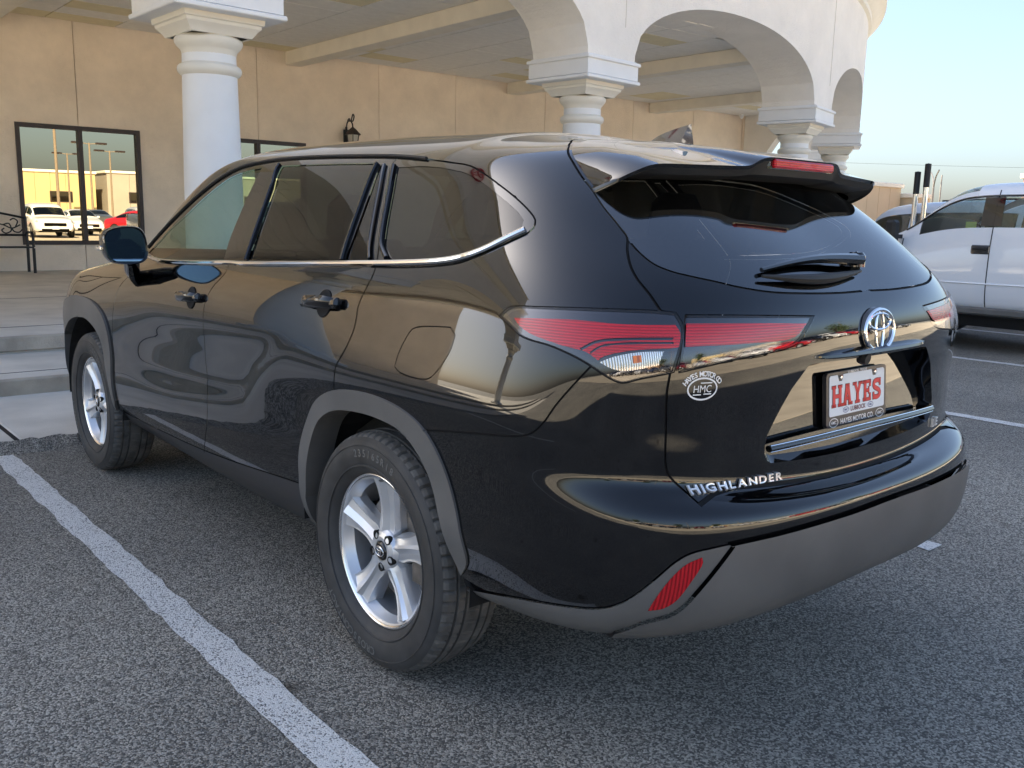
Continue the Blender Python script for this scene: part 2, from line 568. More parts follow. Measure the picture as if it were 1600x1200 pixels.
def sheet(x0, y0, x1, y1, z, wob=0.0):
    mb = MB()
    n = max(2, int((y1 - y0) / 0.08)) if wob else 1
    P = []
    for i in range(n + 1):
        y = y0 + (y1 - y0) * i / n
        a = rnd.uniform(-wob, wob); b = rnd.uniform(-wob, wob)
        P.append([(x0 + a, y, z), (x1 + b, y, z)])
    return mb.grid(np.array(P))
lines = bpy.data.objects.new('parking_lines', None); COL.objects.link(lines); lines['kind'] = 'structure'
for x, y0 in ((-4.34, -.75), (-1.262, -.95), (1.60, -.62), (4.66, -.75), (7.83, -.75), (10.85, -.75), (13.95, -.75)):
    obj('parking_line', sheet(x - .058, y0, x + .058, 3.5, .004, .007), M['road_paint'], lines, False)

# concrete apron: slabs with open joints
apron = struct('concrete_apron', MB().add([(-45, 3.52, .003), (32, 3.52, .003), (32, 5.26, .003), (-45, 5.26, .003)], [(0, 1, 2, 3)]), M['dark'])
for k in range(-8, 10):
    x0 = -1.11 + 3.05 * k
    obj('slab', MB().box((x0 + 1.525, 4.385, -.03), (3.02, 1.70, .084), bev=.008), M['concrete'], apron, False)
# ragged asphalt lip where the lot meets the apron
P = []
for i in range(400):
    x = -8 + i * .04
    P.append([(x, 3.40, .001), (x, 3.545 + rnd.uniform(-.03, .035) + .03 * math.sin(x * 2.3), .0585)])
obj('asphalt_lip', MB().grid(np.array(P)), M['asphalt'], apron, False)

steps = struct('entrance_steps', MB().box((2.5, 5.98, .065 - .01), (59, 1.5, .13)), M['concrete'])
obj('step_edge', MB().box((2.5, 5.245, .066), (59, .06, .138), bev=.012), M['riser'], steps, False)
obj('upper_step', MB().box((2.5, 11.95, .13), (59, 10.5, .28), bev=.012), M['concrete'], steps, False)
obj('step_edge', MB().box((2.5, 6.70, .206), (59, .06, .136), bev=.012), M['riser'], steps, False)
obj('expansion_joint', MB().box((2.5, 5.62, .1215), (59, .012, .002)), M['dark'], steps, False)
obj('expansion_joint', MB().box((2.5, 7.45, .2715), (59, .012, .002)), M['dark'], steps, False)
obj('expansion_joint', MB().box((2.5, 10.6, .2715), (59, .012, .002)), M['dark'], steps, False)

# ================================================================ BUILDING
WS = -0.0231
def WL(x, z, off=0.0):
    """point of the back wall under the canopy; off is towards the lot"""
    return (x + off * WS, 16.37 + WS * (x - 2) - off, z)
bld = thing('dealership_building', 'cream stucco showroom with an arcade of round arches on white columns', 'building', (0, 0, 0))
CEIL = 4.80
FL = 0.27
wins = [(1.81, 3.99), (5.33, 7.51), (-3.6, -1.42), (-8.4, -6.22)]
W0, W1 = 0.744, 2.93
joints = [-13.6, -12, -9, -6.2, -3.2, -.3, 2.885, 6.43, 9.37, 11.53, 14.42, 17.77, 20.4, 22.8]
def wall_box(x0, x1, z0, z1, dep=.20):
    mb = MB()
    v = [WL(x0, z0), WL(x1, z0), WL(x1, z1), WL(x0, z1), WL(x0, z0, -dep), WL(x1, z0, -dep), WL(x1, z1, -dep), WL(x0, z1, -dep)]
    return mb.add(v, [(0, 1, 2, 3), (5, 4, 7, 6), (4, 0, 3, 7), (1, 5, 6, 2), (3, 2, 6, 7), (4, 5, 1, 0)])
G = .006
for a, b in zip(joints[:-1], joints[1:]):
    a += G; b -= G
    cuts = sorted(set([a, b] + [x for w in wins for x in w if a < x < b]))
    mb = MB()
    for p, q in zip(cuts[:-1], cuts[1:]):
        mid = (p + q) / 2
        if any(w[0] < mid < w[1] for w in wins):
            mb2 = wall_box(p, q, FL, W0); mb.add(mb2.v, mb2.f)
            mb2 = wall_box(p, q, W1, CEIL + .1); mb.add(mb2.v, mb2.f)
        else:
            mb2 = wall_box(p, q, FL, CEIL + .1); mb.add(mb2.v, mb2.f)
    obj('wall_panel', mb, M['wall'], bld, False)
mb = MB()
v = [WL(-13.6, FL, -.02), WL(22.8, FL, -.02), WL(22.8, CEIL, -.02), WL(-13.6, CEIL, -.02)]
for a, b in zip([-13.6] + [w[1] for w in sorted(wins)], [w[0] for w in sorted(wins)] + [22.8]):
    mb.add([WL(a, FL, -.02), WL(b, FL, -.02), WL(b, CEIL, -.02), WL(a, CEIL, -.02)], [(0, 1, 2, 3)])
obj('joint_backing', mb, M['wall'], bld, False)
for x0, x1 in wins:
    mb = MB()
    fr = .075
    def bar(a, b, z0, z1, o=.03):
        v = [WL(a, z0, o), WL(b, z0, o), WL(b, z1, o), WL(a, z1, o), WL(a, z0, -.12), WL(b, z0, -.12), WL(b, z1, -.12), WL(a, z1, -.12)]
        mb.add(v, [(0, 1, 2, 3), (5, 4, 7, 6), (4, 0, 3, 7), (1, 5, 6, 2), (3, 2, 6, 7), (4, 5, 1, 0)])
    bar(x0, x1, W0, W0 + fr); bar(x0, x1, W1 - fr, W1)
    mid = (x0 + x1) / 2
    for a, b in ((x0, x0 + fr), (mid - fr / 2, mid + fr / 2), (x1 - fr, x1)): bar(a, b, W0 + fr, W1 - fr)
    wf = obj('window_frame', mb, M['bronze'], bld, False)
    for a, b in ((x0 + fr, mid - fr / 2), (mid + fr / 2, x1 - fr)):
        obj('pane', MB().add([WL(a, W0 + fr, -.05), WL(b, W0 + fr, -.05), WL(b, W1 - fr, -.05), WL(a, W1 - fr, -.05)], [(0, 1, 2, 3)]), M['storefront'], wf, False, fix=False)
# dim rooms behind the windows
for x0, x1 in wins:
    obj('room_wall', MB().box((x0 + 1.1, 16.4 + WS * (x0 - 2) + 2.9, 1.9), (3.4, .1, 3.2)), M['interior_tan'], bld, False)
    obj('room_floor', MB().box((x0 + 1.1, 16.4 + WS * (x0 - 2) + 1.6, .3), (3.4, 2.7, .05)), M['interior_tan'], bld, False)
# side wall at the right end of the canopy, with the cream pier
obj('end_wall', MB().box((22.93, 17.4, 2.55), (.25, 3.2, 4.6)), M['wall'], bld, False)
P = []
for z in np.linspace(FL, CEIL, 24):
    k = max(0, (z - FL) / 3.3)
    P.append([(22.8, 15.78, z), (22.8, 15.78 - (.35 if z < 2.4 else .35 + 1.6 * ((z - 2.4) / 2.4) ** 1.7), z)])
P = np.array(P)
mb = MB().grid(P); mb.grid(P + np.array([.3, 0, 0])); mb.grid(np.stack([P[:, 1], P[:, 1] + [.3, 0, 0]], 1))
obj('end_arch', mb, M['white_stucco'], bld, False)
# mass of the building and roof
mb = MB()
mb.box((4.5, 31, 3.3), (37, 29, 6.6))
obj('main_block', mb, M['wall'], bld, False)
# ceiling backing sheet (the T-grid seen in the joints)
C_PTS = [(-10.6, 7.33), (-4.4, 7.36), (1.72, 7.42), (7.52, 7.70), (14.33, 8.46), (19.55, 10.62), (23.9, 14.3), (26.5, 18.6)]
PATH = np.array(catmull(C_PTS, 40))
seg = np.r_[0, np.cumsum(np.hypot(*np.diff(PATH, axis=0).T))]
tan = np.gradient(PATH, axis=0); tan /= np.linalg.norm(tan, axis=1)[:, None]
nrm = np.stack([tan[:, 1], -tan[:, 0]], 1)       # towards the lot
def PA(s):
    p = np.array([np.interp(s, seg, PATH[:, 0]), np.interp(s, seg, PATH[:, 1])])
    n = np.array([np.interp(s, seg, nrm[:, 0]), np.interp(s, seg, nrm[:, 1])])
    return p, n / np.linalg.norm(n)
CS = [seg[40 * i] for i in range(len(C_PTS))]
HB = .57                                          # half block
SPR, APEX, TOPW = 3.70, 4.80, 6.15
mbf = MB()
F, Bk = [], []                                    # (s, zbottom)
ss = []
for i in range(len(CS) - 1):
    a, b = CS[i] + .53, CS[i + 1] - .53
    ss += [(CS[i] if i else CS[0] - .4, SPR), (a, SPR)]
    for t in np.linspace(0, 1, 49):
        u = 2 * t - 1
        ss.append((a + (b - a) * t, SPR + .09 + (APEX - SPR - .09) * max(0, 1 - abs(u) ** 2.1) ** .5))
    ss.append((b, SPR))
ss.append((CS[-1] + .4, SPR))
rowf, rowb, topf, topb = [], [], [], []
for s_, z in ss:
    p, n = PA(s_)
    f = p + n * .53; b = p - n * .53
    rowf.append((*f, z)); rowb.append((*b, z)); topf.append((*f, TOPW)); topb.append((*b, TOPW))
mbf.grid(np.array([rowf, topf])); mbf.grid(np.array([rowb, topb])); mbf.grid(np.array([rowf, rowb]))
arc = obj('arcade_wall', mbf, M['white_stucco'], bld, False)
prof = [(.53, 6.10), (.60, 6.14), (.60, 6.24), (.66, 6.29), (.72, 6.40), (.84, 6.52), (.90, 6.56), (.90, 6.72), (.80, 6.78), (-.5, 6.80)]
rows = []
for o_, z in prof:
    rows.append([(*(PA(s_)[0] + PA(s_)[1] * o_), z) for s_ in np.linspace(CS[0] - .4, CS[-1] + .4, 240)])
obj('cornice', MB().grid(np.array(rows)), M['moulding'], arc)
obj('sign_parapet', MB().box((.5, 7.62, 7.6), (23, .9, 3.2), bev=.02), M['white_stucco'], bld, False)
obj('parapet_cap', MB().box((.5, 7.62, 9.27), (23.2, 1.1, .16), bev=.03), M['moulding'], bld, False)
# fascia joints
for i in range(1, len(CS)):
    for d in (0.62,):
        p, n = PA(CS[i] - d + .9)
        q = p + n * .532
        obj('control_joint', MB().box((q[0], q[1], 5.1), (.008, .008, 1.9)), M['concrete'], arc, False)
# columns, all alike
def blockmb():
    mb = MB()
    mb.box((0, 0, 3.53), (1.14, 1.14, .20)); mb.box((0, 0, 3.395), (1.20, 1.20, .05), bev=.01); mb.box((0, 0, 3.655), (1.20, 1.20, .05), bev=.01)
    mb.box((0, 0, 3.69), (1.10, 1.10, .02))
    return mb
def capitalmb():
    mb = MB()
    def sq(h):  # square moulding
        P = []
        for r, z in h: P.append([(-r, -r, z), (r, -r, z), (r, r, z), (-r, r, z)])
        mb.grid(np.array(P), close_u=True)
    sq([(.30, 3.19), (.33, 3.19), (.345, 3.215), (.37, 3.25), (.40, 3.28), (.405, 3.31), (.425, 3.32), (.43, 3.37), (.0, 3.37)])
    mb.lathe([(.27, 3.0), (.285, 3.06), (.30, 3.075), (.325, 3.10), (.345, 3.135), (.345, 3.165), (.325, 3.19), (.2, 3.19)], 40)
    mb.lathe([(.275, 2.80), (.30, 2.815), (.322, 2.84), (.328, 2.87), (.318, 2.90), (.295, 2.915), (.275, 2.93)], 40, cap=False)
    return mb
sh_me = make_mesh('column', MB().lathe([(.315, FL + .2), (.31, 1.0), (.30, 1.8), (.287, 2.4), (.278, 2.86), (.272, 3.06)], 48), M['column_paint'], 'auto')
bl_me = make_mesh('impost_block', blockmb(), M['column_paint'], False)
ca_me = make_mesh('capital', capitalmb(), M['moulding'], 'auto')
ba_me = make_mesh('column_base', MB().box((0, 0, FL + .06), (.86, .86, .12), bev=.012).lathe([(.30, FL + .12), (.40, FL + .125), (.415, FL + .155), (.40, FL + .185), (.345, FL + .195), (.335, FL + .23), (.31, FL + .26)], 40), M['column_paint'], 'auto')
for i, (x, y) in enumerate(C_PTS[:-1]):
    p, n = PA(CS[i])
    rz = math.atan2(n[1], n[0]) + math.pi / 2
    c = link('column', sh_me, bld, (x, y, 0), rz)
    link('impost_block', bl_me, c); link('capital', ca_me, c); link('column_base', ba_me, c)
# ceiling
mb = MB()
cf = [(*(PA(s_)[0] - PA(s_)[1] * .3), CEIL + .022) for s_ in np.linspace(CS[0], CS[-2], 160)]
cb = [(p[0], 16.6, CEIL + .022) for p in cf]
mb.grid(np.array([cf, cb]))
ceil = obj('ceiling', mb, M['beam'], bld, False)
t_me = make_mesh('tile', MB().box((0, 0, 0), (1.185, .585, .022), bev=.004), M['tile'], False)
t2_me = make_mesh('tile', MB().box((0, 0, 0), (1.185, .585, .022), bev=.004), M['tile_stained'], False)
far_mb = MB()
def front_y(x):
    return np.interp(x, PATH[:, 0], PATH[:, 1])
cnt = 0
for i in range(-9, 19):
    for j in range(16):
        x = .6 + 1.205 * i; y = 16.05 + WS * (x - 2) - .605 * j
        if y < front_y(min(x, 23)) + .55: continue
        if x > -1.2 and cnt < 295:
            st = rnd.random() < .11
            o = link('tile', t2_me if st else t_me, ceil, (x, y, CEIL + rnd.uniform(-.002, .002)))
            cnt += 1
        else:
            far_mb.box((x, y, CEIL), (1.185, .585, .022))
o = obj('far_tiles', far_mb, M['tile'], ceil, False); o['kind'] = 'stuff'
for x in (-9.6, -4.4, 1.35, 7.25, 13.29, 18.58):
    y0 = front_y(x) + .5; y1 = 16.36 + WS * (x - 2)
    obj('beam', MB().box((x, (y0 + y1) / 2, CEIL - .15), (.36, y1 - y0, .27), bev=.01), M['beam'], bld, False)
# dome camera in the far corner, smoke detector
mb = MB().lathe([(.075, 0), (.08, -.03), (.07, -.06), (.0, -.065)], 20).lathe([(.062, -.05), (.055, -.10), (.03, -.13), (0, -.135)], 20)
o = obj('dome_camera', mb, M['column_paint']); o.location = (22.35, 15.60, CEIL - .012)
tag(o, 'small white dome camera on the canopy ceiling in its far corner', 'camera')
o = obj('smoke_detector', MB().lathe([(.085, 0), (.085, -.025), (.06, -.04), (0, -.042)], 20), M['column_paint']); o.location = (20.6, 13.2, CEIL - .012)
tag(o, 'round white smoke detector on the canopy ceiling tiles', 'detector')

# wall sign on the fascia left of the frame, mirrored in the car's flank
sg = thing('emblem_sign', 'red outlined oval emblem mounted on the cream fascia above the arches', 'sign', (-2.2, 7.10, 8.3))
def ell(cx, cz, a, b, r, mbx, n=48, y=-.06):
    mbx.tube([(cx + a * math.cos(t), y, cz + b * math.sin(t)) for t in np.linspace(0, 2 * math.pi, n, endpoint=False)], r, 6, True)
M['sign_red'] = principled('sign_red', (0.42, 0.012, 0.03), 0.35)
mb = MB(); ell(0, 0, .62, .42, .05, mb); obj('outer_ring', mb, M['sign_red'], sg)
mb = MB(); ell(0, .16, .42, .17, .045, mb); obj('cross_ring', mb, M['sign_red'], sg)
mb = MB(); ell(0, 0, .17, .38, .045, mb); obj('upright_ring', mb, M['sign_red'], sg)

# wall lantern
lan = thing('wall_lantern', 'dark iron coach lantern on a scrolled bracket on the stucco wall', 'lantern', WL(8.51, 3.10, .0))
sp = [(0, -.03 - .0, .10), (0, -.03, .22)]
mb = MB().tube([(0, -.02, -.25), (0, -.02, .22)], .022)
mb.box((0, -.012, 0), (.12, .024, .34), bev=.008)
mb.tube(catmull([(0, -.02, .20), (0, -.06, .30), (0, -.16, .33), (0, -.24, .27), (0, -.26, .20)], 6), .014)
mb.tube(catmull([(0, -.20, .30), (.0, -.23, .38), (.0, -.27, .44), (.0, -.31, .40), (.0, -.28, .33), (0, -.25, .31)], 6), .013)
mb.tube(catmull([(0, -.05, .29), (0, -.10, .36), (0, -.15, .36), (0, -.14, .31)], 6), .012)
lan.scale = (1.15, 1.15, 1.15); obj('bracket', mb, M['iron'], lan)
mb = MB().lathe([(.015, .21), (.03, .19), (.06, .17), (.15, .085), (.175, .065), (.16, .055)], 6, (0, -.26, 0))
obj('lantern_roof', mb, M['bronze'], lan)
mb = MB()
for k in range(6):
    a = k * math.pi / 3
    mb.tube([(.13 * math.cos(a), -.26 + .13 * math.sin(a), .06), (.085 * math.cos(a), -.26 + .085 * math.sin(a), -.22)], .009, 5)
mb.lathe([(.10, -.22), (.09, -.25), (.03, -.28), (.012, -.32)], 6, (0, -.26, 0))
obj('cage', mb, M['iron'], lan)
M['lantern_glass'] = principled('lantern_glass', (0.45, 0.42, 0.36), 0.25)
obj('lantern_glass', MB().lathe([(.12, .055), (.078, -.215)], 6, (0, -.26, 0)), M['lantern_glass'], lan, False)

# iron bench
bn = thing('iron_bench', 'black wrought iron bench with scrolled back against the wall', 'bench', (0, 0, FL))
bx0, bx1, byb, byf = .22, 1.80, 16.02, 15.56
for x in (bx0, bx1):
    mb = MB()
    mb.tube([(x, byb, 0), (x, byb - .03, .46), (x, byb + .03, .98)], .026, 6)
    obj('back_leg', mb, M['iron'], bn)
    mb = MB().tube([(x, byf + .03, 0), (x, byf + .015, .44)], .026, 6)
    obj('front_leg', mb, M['iron'], bn)
    mb = MB().tube(catmull([(x, byb, .70), (x, byb - .22, .715), (x, byf + .08, .705), (x, byf + .02, .64), (x, byf + .015, .46)], 5), .024, 6)
    obj('armrest', mb, M['iron'], bn)
mb = MB()
for k in range(5): mb.box(((bx0 + bx1) / 2, byf + .05 + k * .095, .452), (bx1 - bx0 + .02, .07, .022), bev=.006)
obj('seat', mb, M['iron'], bn)
mb = MB()
xm = (bx0 + bx1) / 2
mb.tube(catmull([(bx0, byb + .03, .96), (xm - .35, byb + .04, 1.05), (xm, byb + .04, 1.09), (xm + .35, byb + .04, 1.05), (bx1, byb + .03, .96)], 8), .022, 6)
mb.tube([(bx0, byb + .0, .66), (bx1, byb + .0, .66)], .022, 6)
obj('back_frame', mb, M['iron'], bn)
mb = MB()
for sgn in (-1, 1):
    def SC(pts): mb.tube([(xm + sgn * a, byb + .015, b) for a, b in catmull(pts, 6)], .012, 5)
    SC([(0, .72), (.12, .80), (.26, .86), (.42, .84), (.56, .78), (.70, .84)])
    SC([(.30, .855), (.26, .93), (.18, .94), (.15, .88), (.19, .85)])
    SC([(.42, .84), (.52, .86), (.55, .74), (.46, .69), (.40, .74), (.44, .78)])
    SC([(.56, .78), (.60, .72), (.68, .71), (.73, .76)])
    SC([(.62, .80), (.66, .90), (.60, .95), (.54, .92)])
    SC([(.05, .74), (.02, .86), (.08, .96), (.16, 1.00), (.28, .99), (.34, .93)])
    SC([(.20, .70), (.28, .76), (.34, .72), (.28, .68)])
obj('scrollwork', mb, M['iron'], bn)

# ================================================================ OTHER VEHICLES
class Loft:
    """car skin: stations along the length x 8 control points of the half section"""
    def __init__(s, st):
        # station: (y, zlow, zmid, zbelt, zroof, wlow, wmid, wbelt, wroof)
        G = []
        for y, zl, zm, zb, zr, wl, wm, wb, wr in st:
            G.append([(wl * .9, y, zl), (wl, y, zl + .06), (wm, y, (zl + zm) / 2), (wm, y, zm), (wb, y, zb),
                      (wb + (wr - wb) * .5, y, zb + (zr - zb) * .5), (wr, y, zr - .035), (wr * .72, y, zr), (0, y, zr + .012)])
        s.G = np.array(G)
        s.n, s.m = s.G.shape[:2]
        A = s.G
        A = np.concatenate([A, A[:, -2:-3:-1] * [-1, 1, 1]], 1)
        A = np.concatenate([A[:, :1] * 2 - A[:, 1:2], A], 1)
        A = np.concatenate([A[:1] * 2 - A[1:2], A, A[-1:] * 2 - A[-2:-1]], 0)
        s.A = A
    def pos(s, i, j):
        i = np.asarray(i, float); j = np.asarray(j, float)
        a = np.clip(np.floor(i).astype(int), 0, s.n - 2); b = np.clip(np.floor(j).astype(int), 0, s.m - 2)
        def bs(t): return [(1 - t) ** 3 / 6, (3 * t ** 3 - 6 * t * t + 4) / 6, (-3 * t ** 3 + 3 * t * t + 3 * t + 1) / 6, t ** 3 / 6]
        ba, bb = bs(i - a), bs(j - b)
        P = 0
        for p in range(4):
            for q in range(4):
                P = P + (ba[p] * bb[q])[..., None] * s.A[a + p, b + q]
        return P
    def patch(s, i0, i1, j0, j1, di=.2, dj=.25, off=0.0):
        I = np.linspace(i0, i1, max(2, int(round((i1 - i0) / di)) + 1)); J = np.linspace(j0, j1, max(2, int(round((j1 - j0) / dj)) + 1))
        ii, jj = np.meshgrid(I, J, indexing='ij')
        P = s.pos(ii, jj)
        if off:
            e = .03
            a = s.pos(np.clip(ii + e, 0, s.n - 1), jj) - s.pos(np.clip(ii - e, 0, s.n - 1), jj)
            b = s.pos(ii, np.clip(jj + e, 0, s.m - 1)) - s.pos(ii, np.clip(jj - e, 0, s.m - 1))
            N = np.cross(a, b); N /= np.maximum(np.linalg.norm(N, axis=-1, keepdims=True), 1e-9)
            if (N[..., 0] * P[..., 0]).sum() + (N[..., 2]).sum() < 0: N = -N
            P = P + N * off
        return P

WHEEL_ME = {}
def wheel_meshes(r):
    if r in WHEEL_ME: return WHEEL_ME[r]
    w = .11
    ty = make_mesh('tyre', MB().lathe([(r * .66, -w), (r * .80, -w - .008), (r * .95, -w * .9), (r, -w * .6), (r, w * .6), (r * .95, w * .9), (r * .80, w + .008), (r * .66, w)], 36, axis='X', cap=False), M['tyre'], 'auto')
    mb = MB().lathe([(r * .67, -w * .95), (r * .62, -w * .8), (r * .60, w * .6)], 30, axis='X', cap=False)
    for k in range(5):
        a = 2 * math.pi * k / 5
        c, s_ = math.cos(a), math.sin(a)
        def P(u, t, h): return (h, u * c - t * s_, u * s_ + t * c)
        v = [P(.03, -.045, -w * .62), P(.03, .045, -w * .62), P(r * .63, .062, -w * .85), P(r * .63, -.062, -w * .85),
             P(.03, -.05, -w * .3), P(.03, .05, -w * .3), P(r * .63, .075, -w * .5), P(r * .63, -.075, -w * .5)]
        mb.add(v, [(0, 1, 2, 3), (7, 6, 5, 4), (0, 4, 5, 1), (1, 5, 6, 2), (2, 6, 7, 3), (3, 7, 4, 0)])
    mb.lathe([(.065, -w * .4), (.06, -w * .7), (0, -w * .72)], 16, axis='X')
    rm = make_mesh('rim', mb, M['alloy'], 'auto')
    dk = make_mesh('brake_disc', MB().lathe([(r * .60, 0), (0, 0)], 24, axis='X'), M['dark'], False)
    WHEEL_ME[r] = (ty, rm, dk)
    return WHEEL_ME[r]
def add_wheel(parent, x, y, r):
    ty, rm, dk = wheel_meshes(r)
    w = link('wheel', dk, parent, (x, y, r)); w.rotation_euler = (0, 0, 0 if x < 0 else math.pi)
    link('tyre', ty, w); link('rim', rm, w)
    return w

KIND = {
 # front is +y.  stations from rear to front
 'suv': dict(st=[(-2.28, .45, .80, .95, 1.00, .70, .74, .72, .55), (-2.24, .35, .85, 1.02, 1.25, .82, .86, .80, .62), (-2.05, .30, .88, 1.06, 1.58, .88, .92, .87, .66),
                 (-1.6, .28, .88, 1.06, 1.66, .90, .93, .88, .68), (-.6, .26, .86, 1.03, 1.70, .90, .93, .88, .68), (.2, .26, .85, 1.01, 1.69, .90, .93, .88, .67),
                 (.65, .26, .84, 1.00, 1.56, .90, .93, .87, .66), (1.05, .26, .84, .99, 1.24, .90, .93, .86, .70), (1.35, .26, .83, .97, 1.03, .90, .93, .84, .72), (1.9, .28, .80, .93, .985, .89, .92, .82, .70),
                 (2.2, .33, .74, .86, .92, .84, .88, .77, .66), (2.32, .38, .66, .74, .80, .74, .78, .70, .60)],
             side=[(1.6, 3.0), (3.1, 4.7), (4.8, 6.7)], ws=(6.15, 7.6), rw=(.7, 1.7), wb=1.36, wr=.34, xw=.82),
 'sedan': dict(st=[(-2.36, .42, .72, .84, .90, .72, .76, .70, .56), (-2.28, .33, .76, .92, 1.02, .82, .86, .78, .62), (-1.9, .28, .76, .94, 1.05, .86, .90, .82, .66),
                   (-1.5, .26, .76, .94, 1.13, .88, .91, .84, .64), (-1.0, .25, .76, .94, 1.36, .88, .91, .85, .60), (-.45, .24, .75, .93, 1.44, .88, .91, .85, .59), (.25, .24, .74, .92, 1.42, .88, .91, .85, .59),
                   (.7, .24, .74, .91, 1.24, .88, .91, .84, .62), (1.15, .24, .73, .89, .98, .88, .91, .82, .68), (1.7, .25, .70, .83, .90, .87, .90, .80, .68), (2.15, .30, .64, .74, .81, .82, .85, .74, .64), (2.34, .34, .56, .62, .68, .70, .74, .66, .56)],
               side=[(3.2, 4.9), (5.0, 6.8)], ws=(6.2, 7.7), rw=(2.9, 4.3), wb=1.38, wr=.325, xw=.80),
 'pickup': dict(st=[(-2.9, .60, .98, 1.26, 1.28, .86, .92, .92, .86), (-2.8, .52, 1.0, 1.28, 1.30, .92, .97, .96, .90), (-1.6, .48, 1.0, 1.28, 1.30, .93, .97, .96, .90), (-1.12, .46, 1.0, 1.28, 1.33, .93, .97, .95, .88),
                    (-1.05, .46, 1.0, 1.28, 1.74, .93, .97, .95, .80), (-.6, .46, 1.0, 1.28, 1.92, .93, .97, .96, .83), (.5, .45, 1.0, 1.27, 1.94, .93, .97, .96, .83), (.95, .45, 1.0, 1.26, 1.91, .93, .97, .95, .83), (1.30, .45, 1.0, 1.25, 1.64, .93, .97, .94, .84),
                    (1.68, .45, 1.0, 1.23, 1.27, .93, .97, .92, .84), (2.6, .48, .98, 1.18, 1.21, .93, .97, .88, .78), (3.0, .55, .92, 1.08, 1.12, .90, .94, .86, .76), (3.1, .60, .85, .95, 1.0, .82, .88, .80, .70)],
                side=[(4.15, 5.45), (5.55, 8.15)], ws=(6.6, 8.3), rw=(3.7, 4.3), wb=1.75, wr=.39, xw=.84),
}
PAINTS = {}
def car_paint(name, col, metal=0.0):
    if name not in PAINTS:
        PAINTS[name] = principled('car_paint_' + name, col, .28, metal=metal, coat=1.0)
    return PAINTS[name]
M['head_lens'] = principled('headlamp_lens', (.55, .55, .55), .1, coat=1.0, metal=.4)
M['car_glass'] = glass_mat('car_glass', (.16, .19, .18), ior=1.6, extra=.04)
M['cab_glass'] = glass_mat('cab_glass', (.62, .70, .68), ior=1.55)
M['sticker'] = principled('window_sticker', (.55, .62, .20), .6)
def build_car(name, kind, pname, col, label, cat, loc, rz, group=None, scale=1.0, glass=None, metal=0.0, inner=True):
    k = KIND[kind]
    L = Loft(k['st']); nI, nJ = L.n - 1, L.m - 1
    root = thing(name, label, cat, loc, rz, group)
    root.scale = (scale, scale, scale)
    pm = car_paint(pname, col, metal)
    j0, j1 = 4.45, 5.55                            # side glass band in section parameter
    mb = MB()
    def both(P):
        mb.grid(P); mb.grid(P * np.array([-1, 1, 1]))
    # lower body up to the belt
    both(L.patch(0, nI, 0, j0, .2, .35))
    ri = k['rw'][0]; wi = k['ws'][1]
    sides = k['side']
    prev = 0.0
    for a, b in sides + [(nI, nI)]:
        both(L.patch(prev, a, j0, j1, .2, .35)); prev = b
    # roof / hood with windscreen and rear window openings
    for a, b in ((0, k['rw'][0]), (k['rw'][1], k['ws'][0]), (k['ws'][1], nI)): both(L.patch(a, b, j1, nJ, .2, .35))
    for a, b in (k['rw'], k['ws']): both(L.patch(a, b, j1, 5.95, .2, .2))
    # end caps
    for i in (0, nI):
        P = L.patch(i, i, 0, nJ, 1, .35)[0] if False else L.pos(np.full(24, float(i)), np.linspace(0, nJ, 24))
        Q = P * np.array([-1, 1, 1])
        mb.grid(np.stack([P, Q]))
    body = obj('body', mb, pm, root)
    gm = glass or M['car_glass']
    for a, b in sides:
        for sgn in (-1, 1):
            P = L.patch(a + .03, b - .03, j0 + .03, j1 - .03, .2, .3, -.004) * np.array([sgn, 1, 1])
            obj('side_window', MB().grid(P), gm, root)
    for nm, (a, b) in (('rear_window', k['rw']), ('windscreen', k['ws'])):
        P = L.patch(a + .03, b - .03, 5.98, nJ, .2, .25, -.004)
        m2 = MB().grid(P); m2.grid(P * np.array([-1, 1, 1]))
        obj(nm, m2, gm, root)
    # underside and arches
    yf, yr = k['wb'], -k['wb']
    zl = .3
    obj('underbody', MB().box((0, 0, zl + .04), (1.5, k['st'][-1][0] * 1.75, .12)), M['dark'], root, False)
    for y in (yf, yr):
        for sgn in (-1, 1):
            mb = MB().lathe([(k['wr'] * 1.20, 0), (0, 0)], 24, (0, 0, 0), 'X')
            xs = sgn * (max(s_[6] for s_ in k['st']) + .004)
            mb.v = [(xs + h, y + a, max(.12, k['wr'] + b)) for h, a, b in mb.v]
            obj('wheel_arch', mb, M['dark'], root, False)
            add_wheel(root, sgn * k['xw'] * 1.02 + sgn * .05, y, k['wr'])
    # lights, grille, plate, mirrors, handles
    ff = k['st'][-2]; zz = ff[2] + .02
    e = nI
    for sgn in (-1, 1):
        P = L.patch(e - 1.25, e - .45, 3.35, 4.25, .15, .2, .006) * np.array([sgn, 1, 1])
        obj('headlight', MB().grid(P), M['head_lens'], root)
        P = L.patch(.25, 1.1, 3.2, 4.3, .15, .2, .006) * np.array([sgn, 1, 1])
        obj('tail_light', MB().grid(P), M['lamp_red'], root)
        cy = k['st'][int(k['ws'][1]) - 1][0] - .05 if kind != 'pickup' else 1.25
        zb = k['st'][6][3] + .09
        w_ = k['st'][6][7]
        if kind == 'pickup' and name == 'pickup_truck' and sgn < 0: continue
        mm = MB().box((sgn * (w_ + .12), cy, zb), (.16, .09, .13), bev=.035)
        mm.box((sgn * (w_ + .02), cy, zb - .03), (.10, .04, .04))
        obj('door_mirror', mm, pm, root)
    yfr = k['st'][-1][0]
    obj('grille', MB().box((0, yfr + .005, ff[2] - .08), (1.0, .05, .16), bev=.02).box((0, yfr - .02, ff[1] + .06), (1.25, .06, .16), bev=.02), M['gloss_black'], root)
    obj('number_plate', MB().box((0, yfr + .04, ff[1] + .18), (.32, .012, .15)), M['plate_white'], root, False)
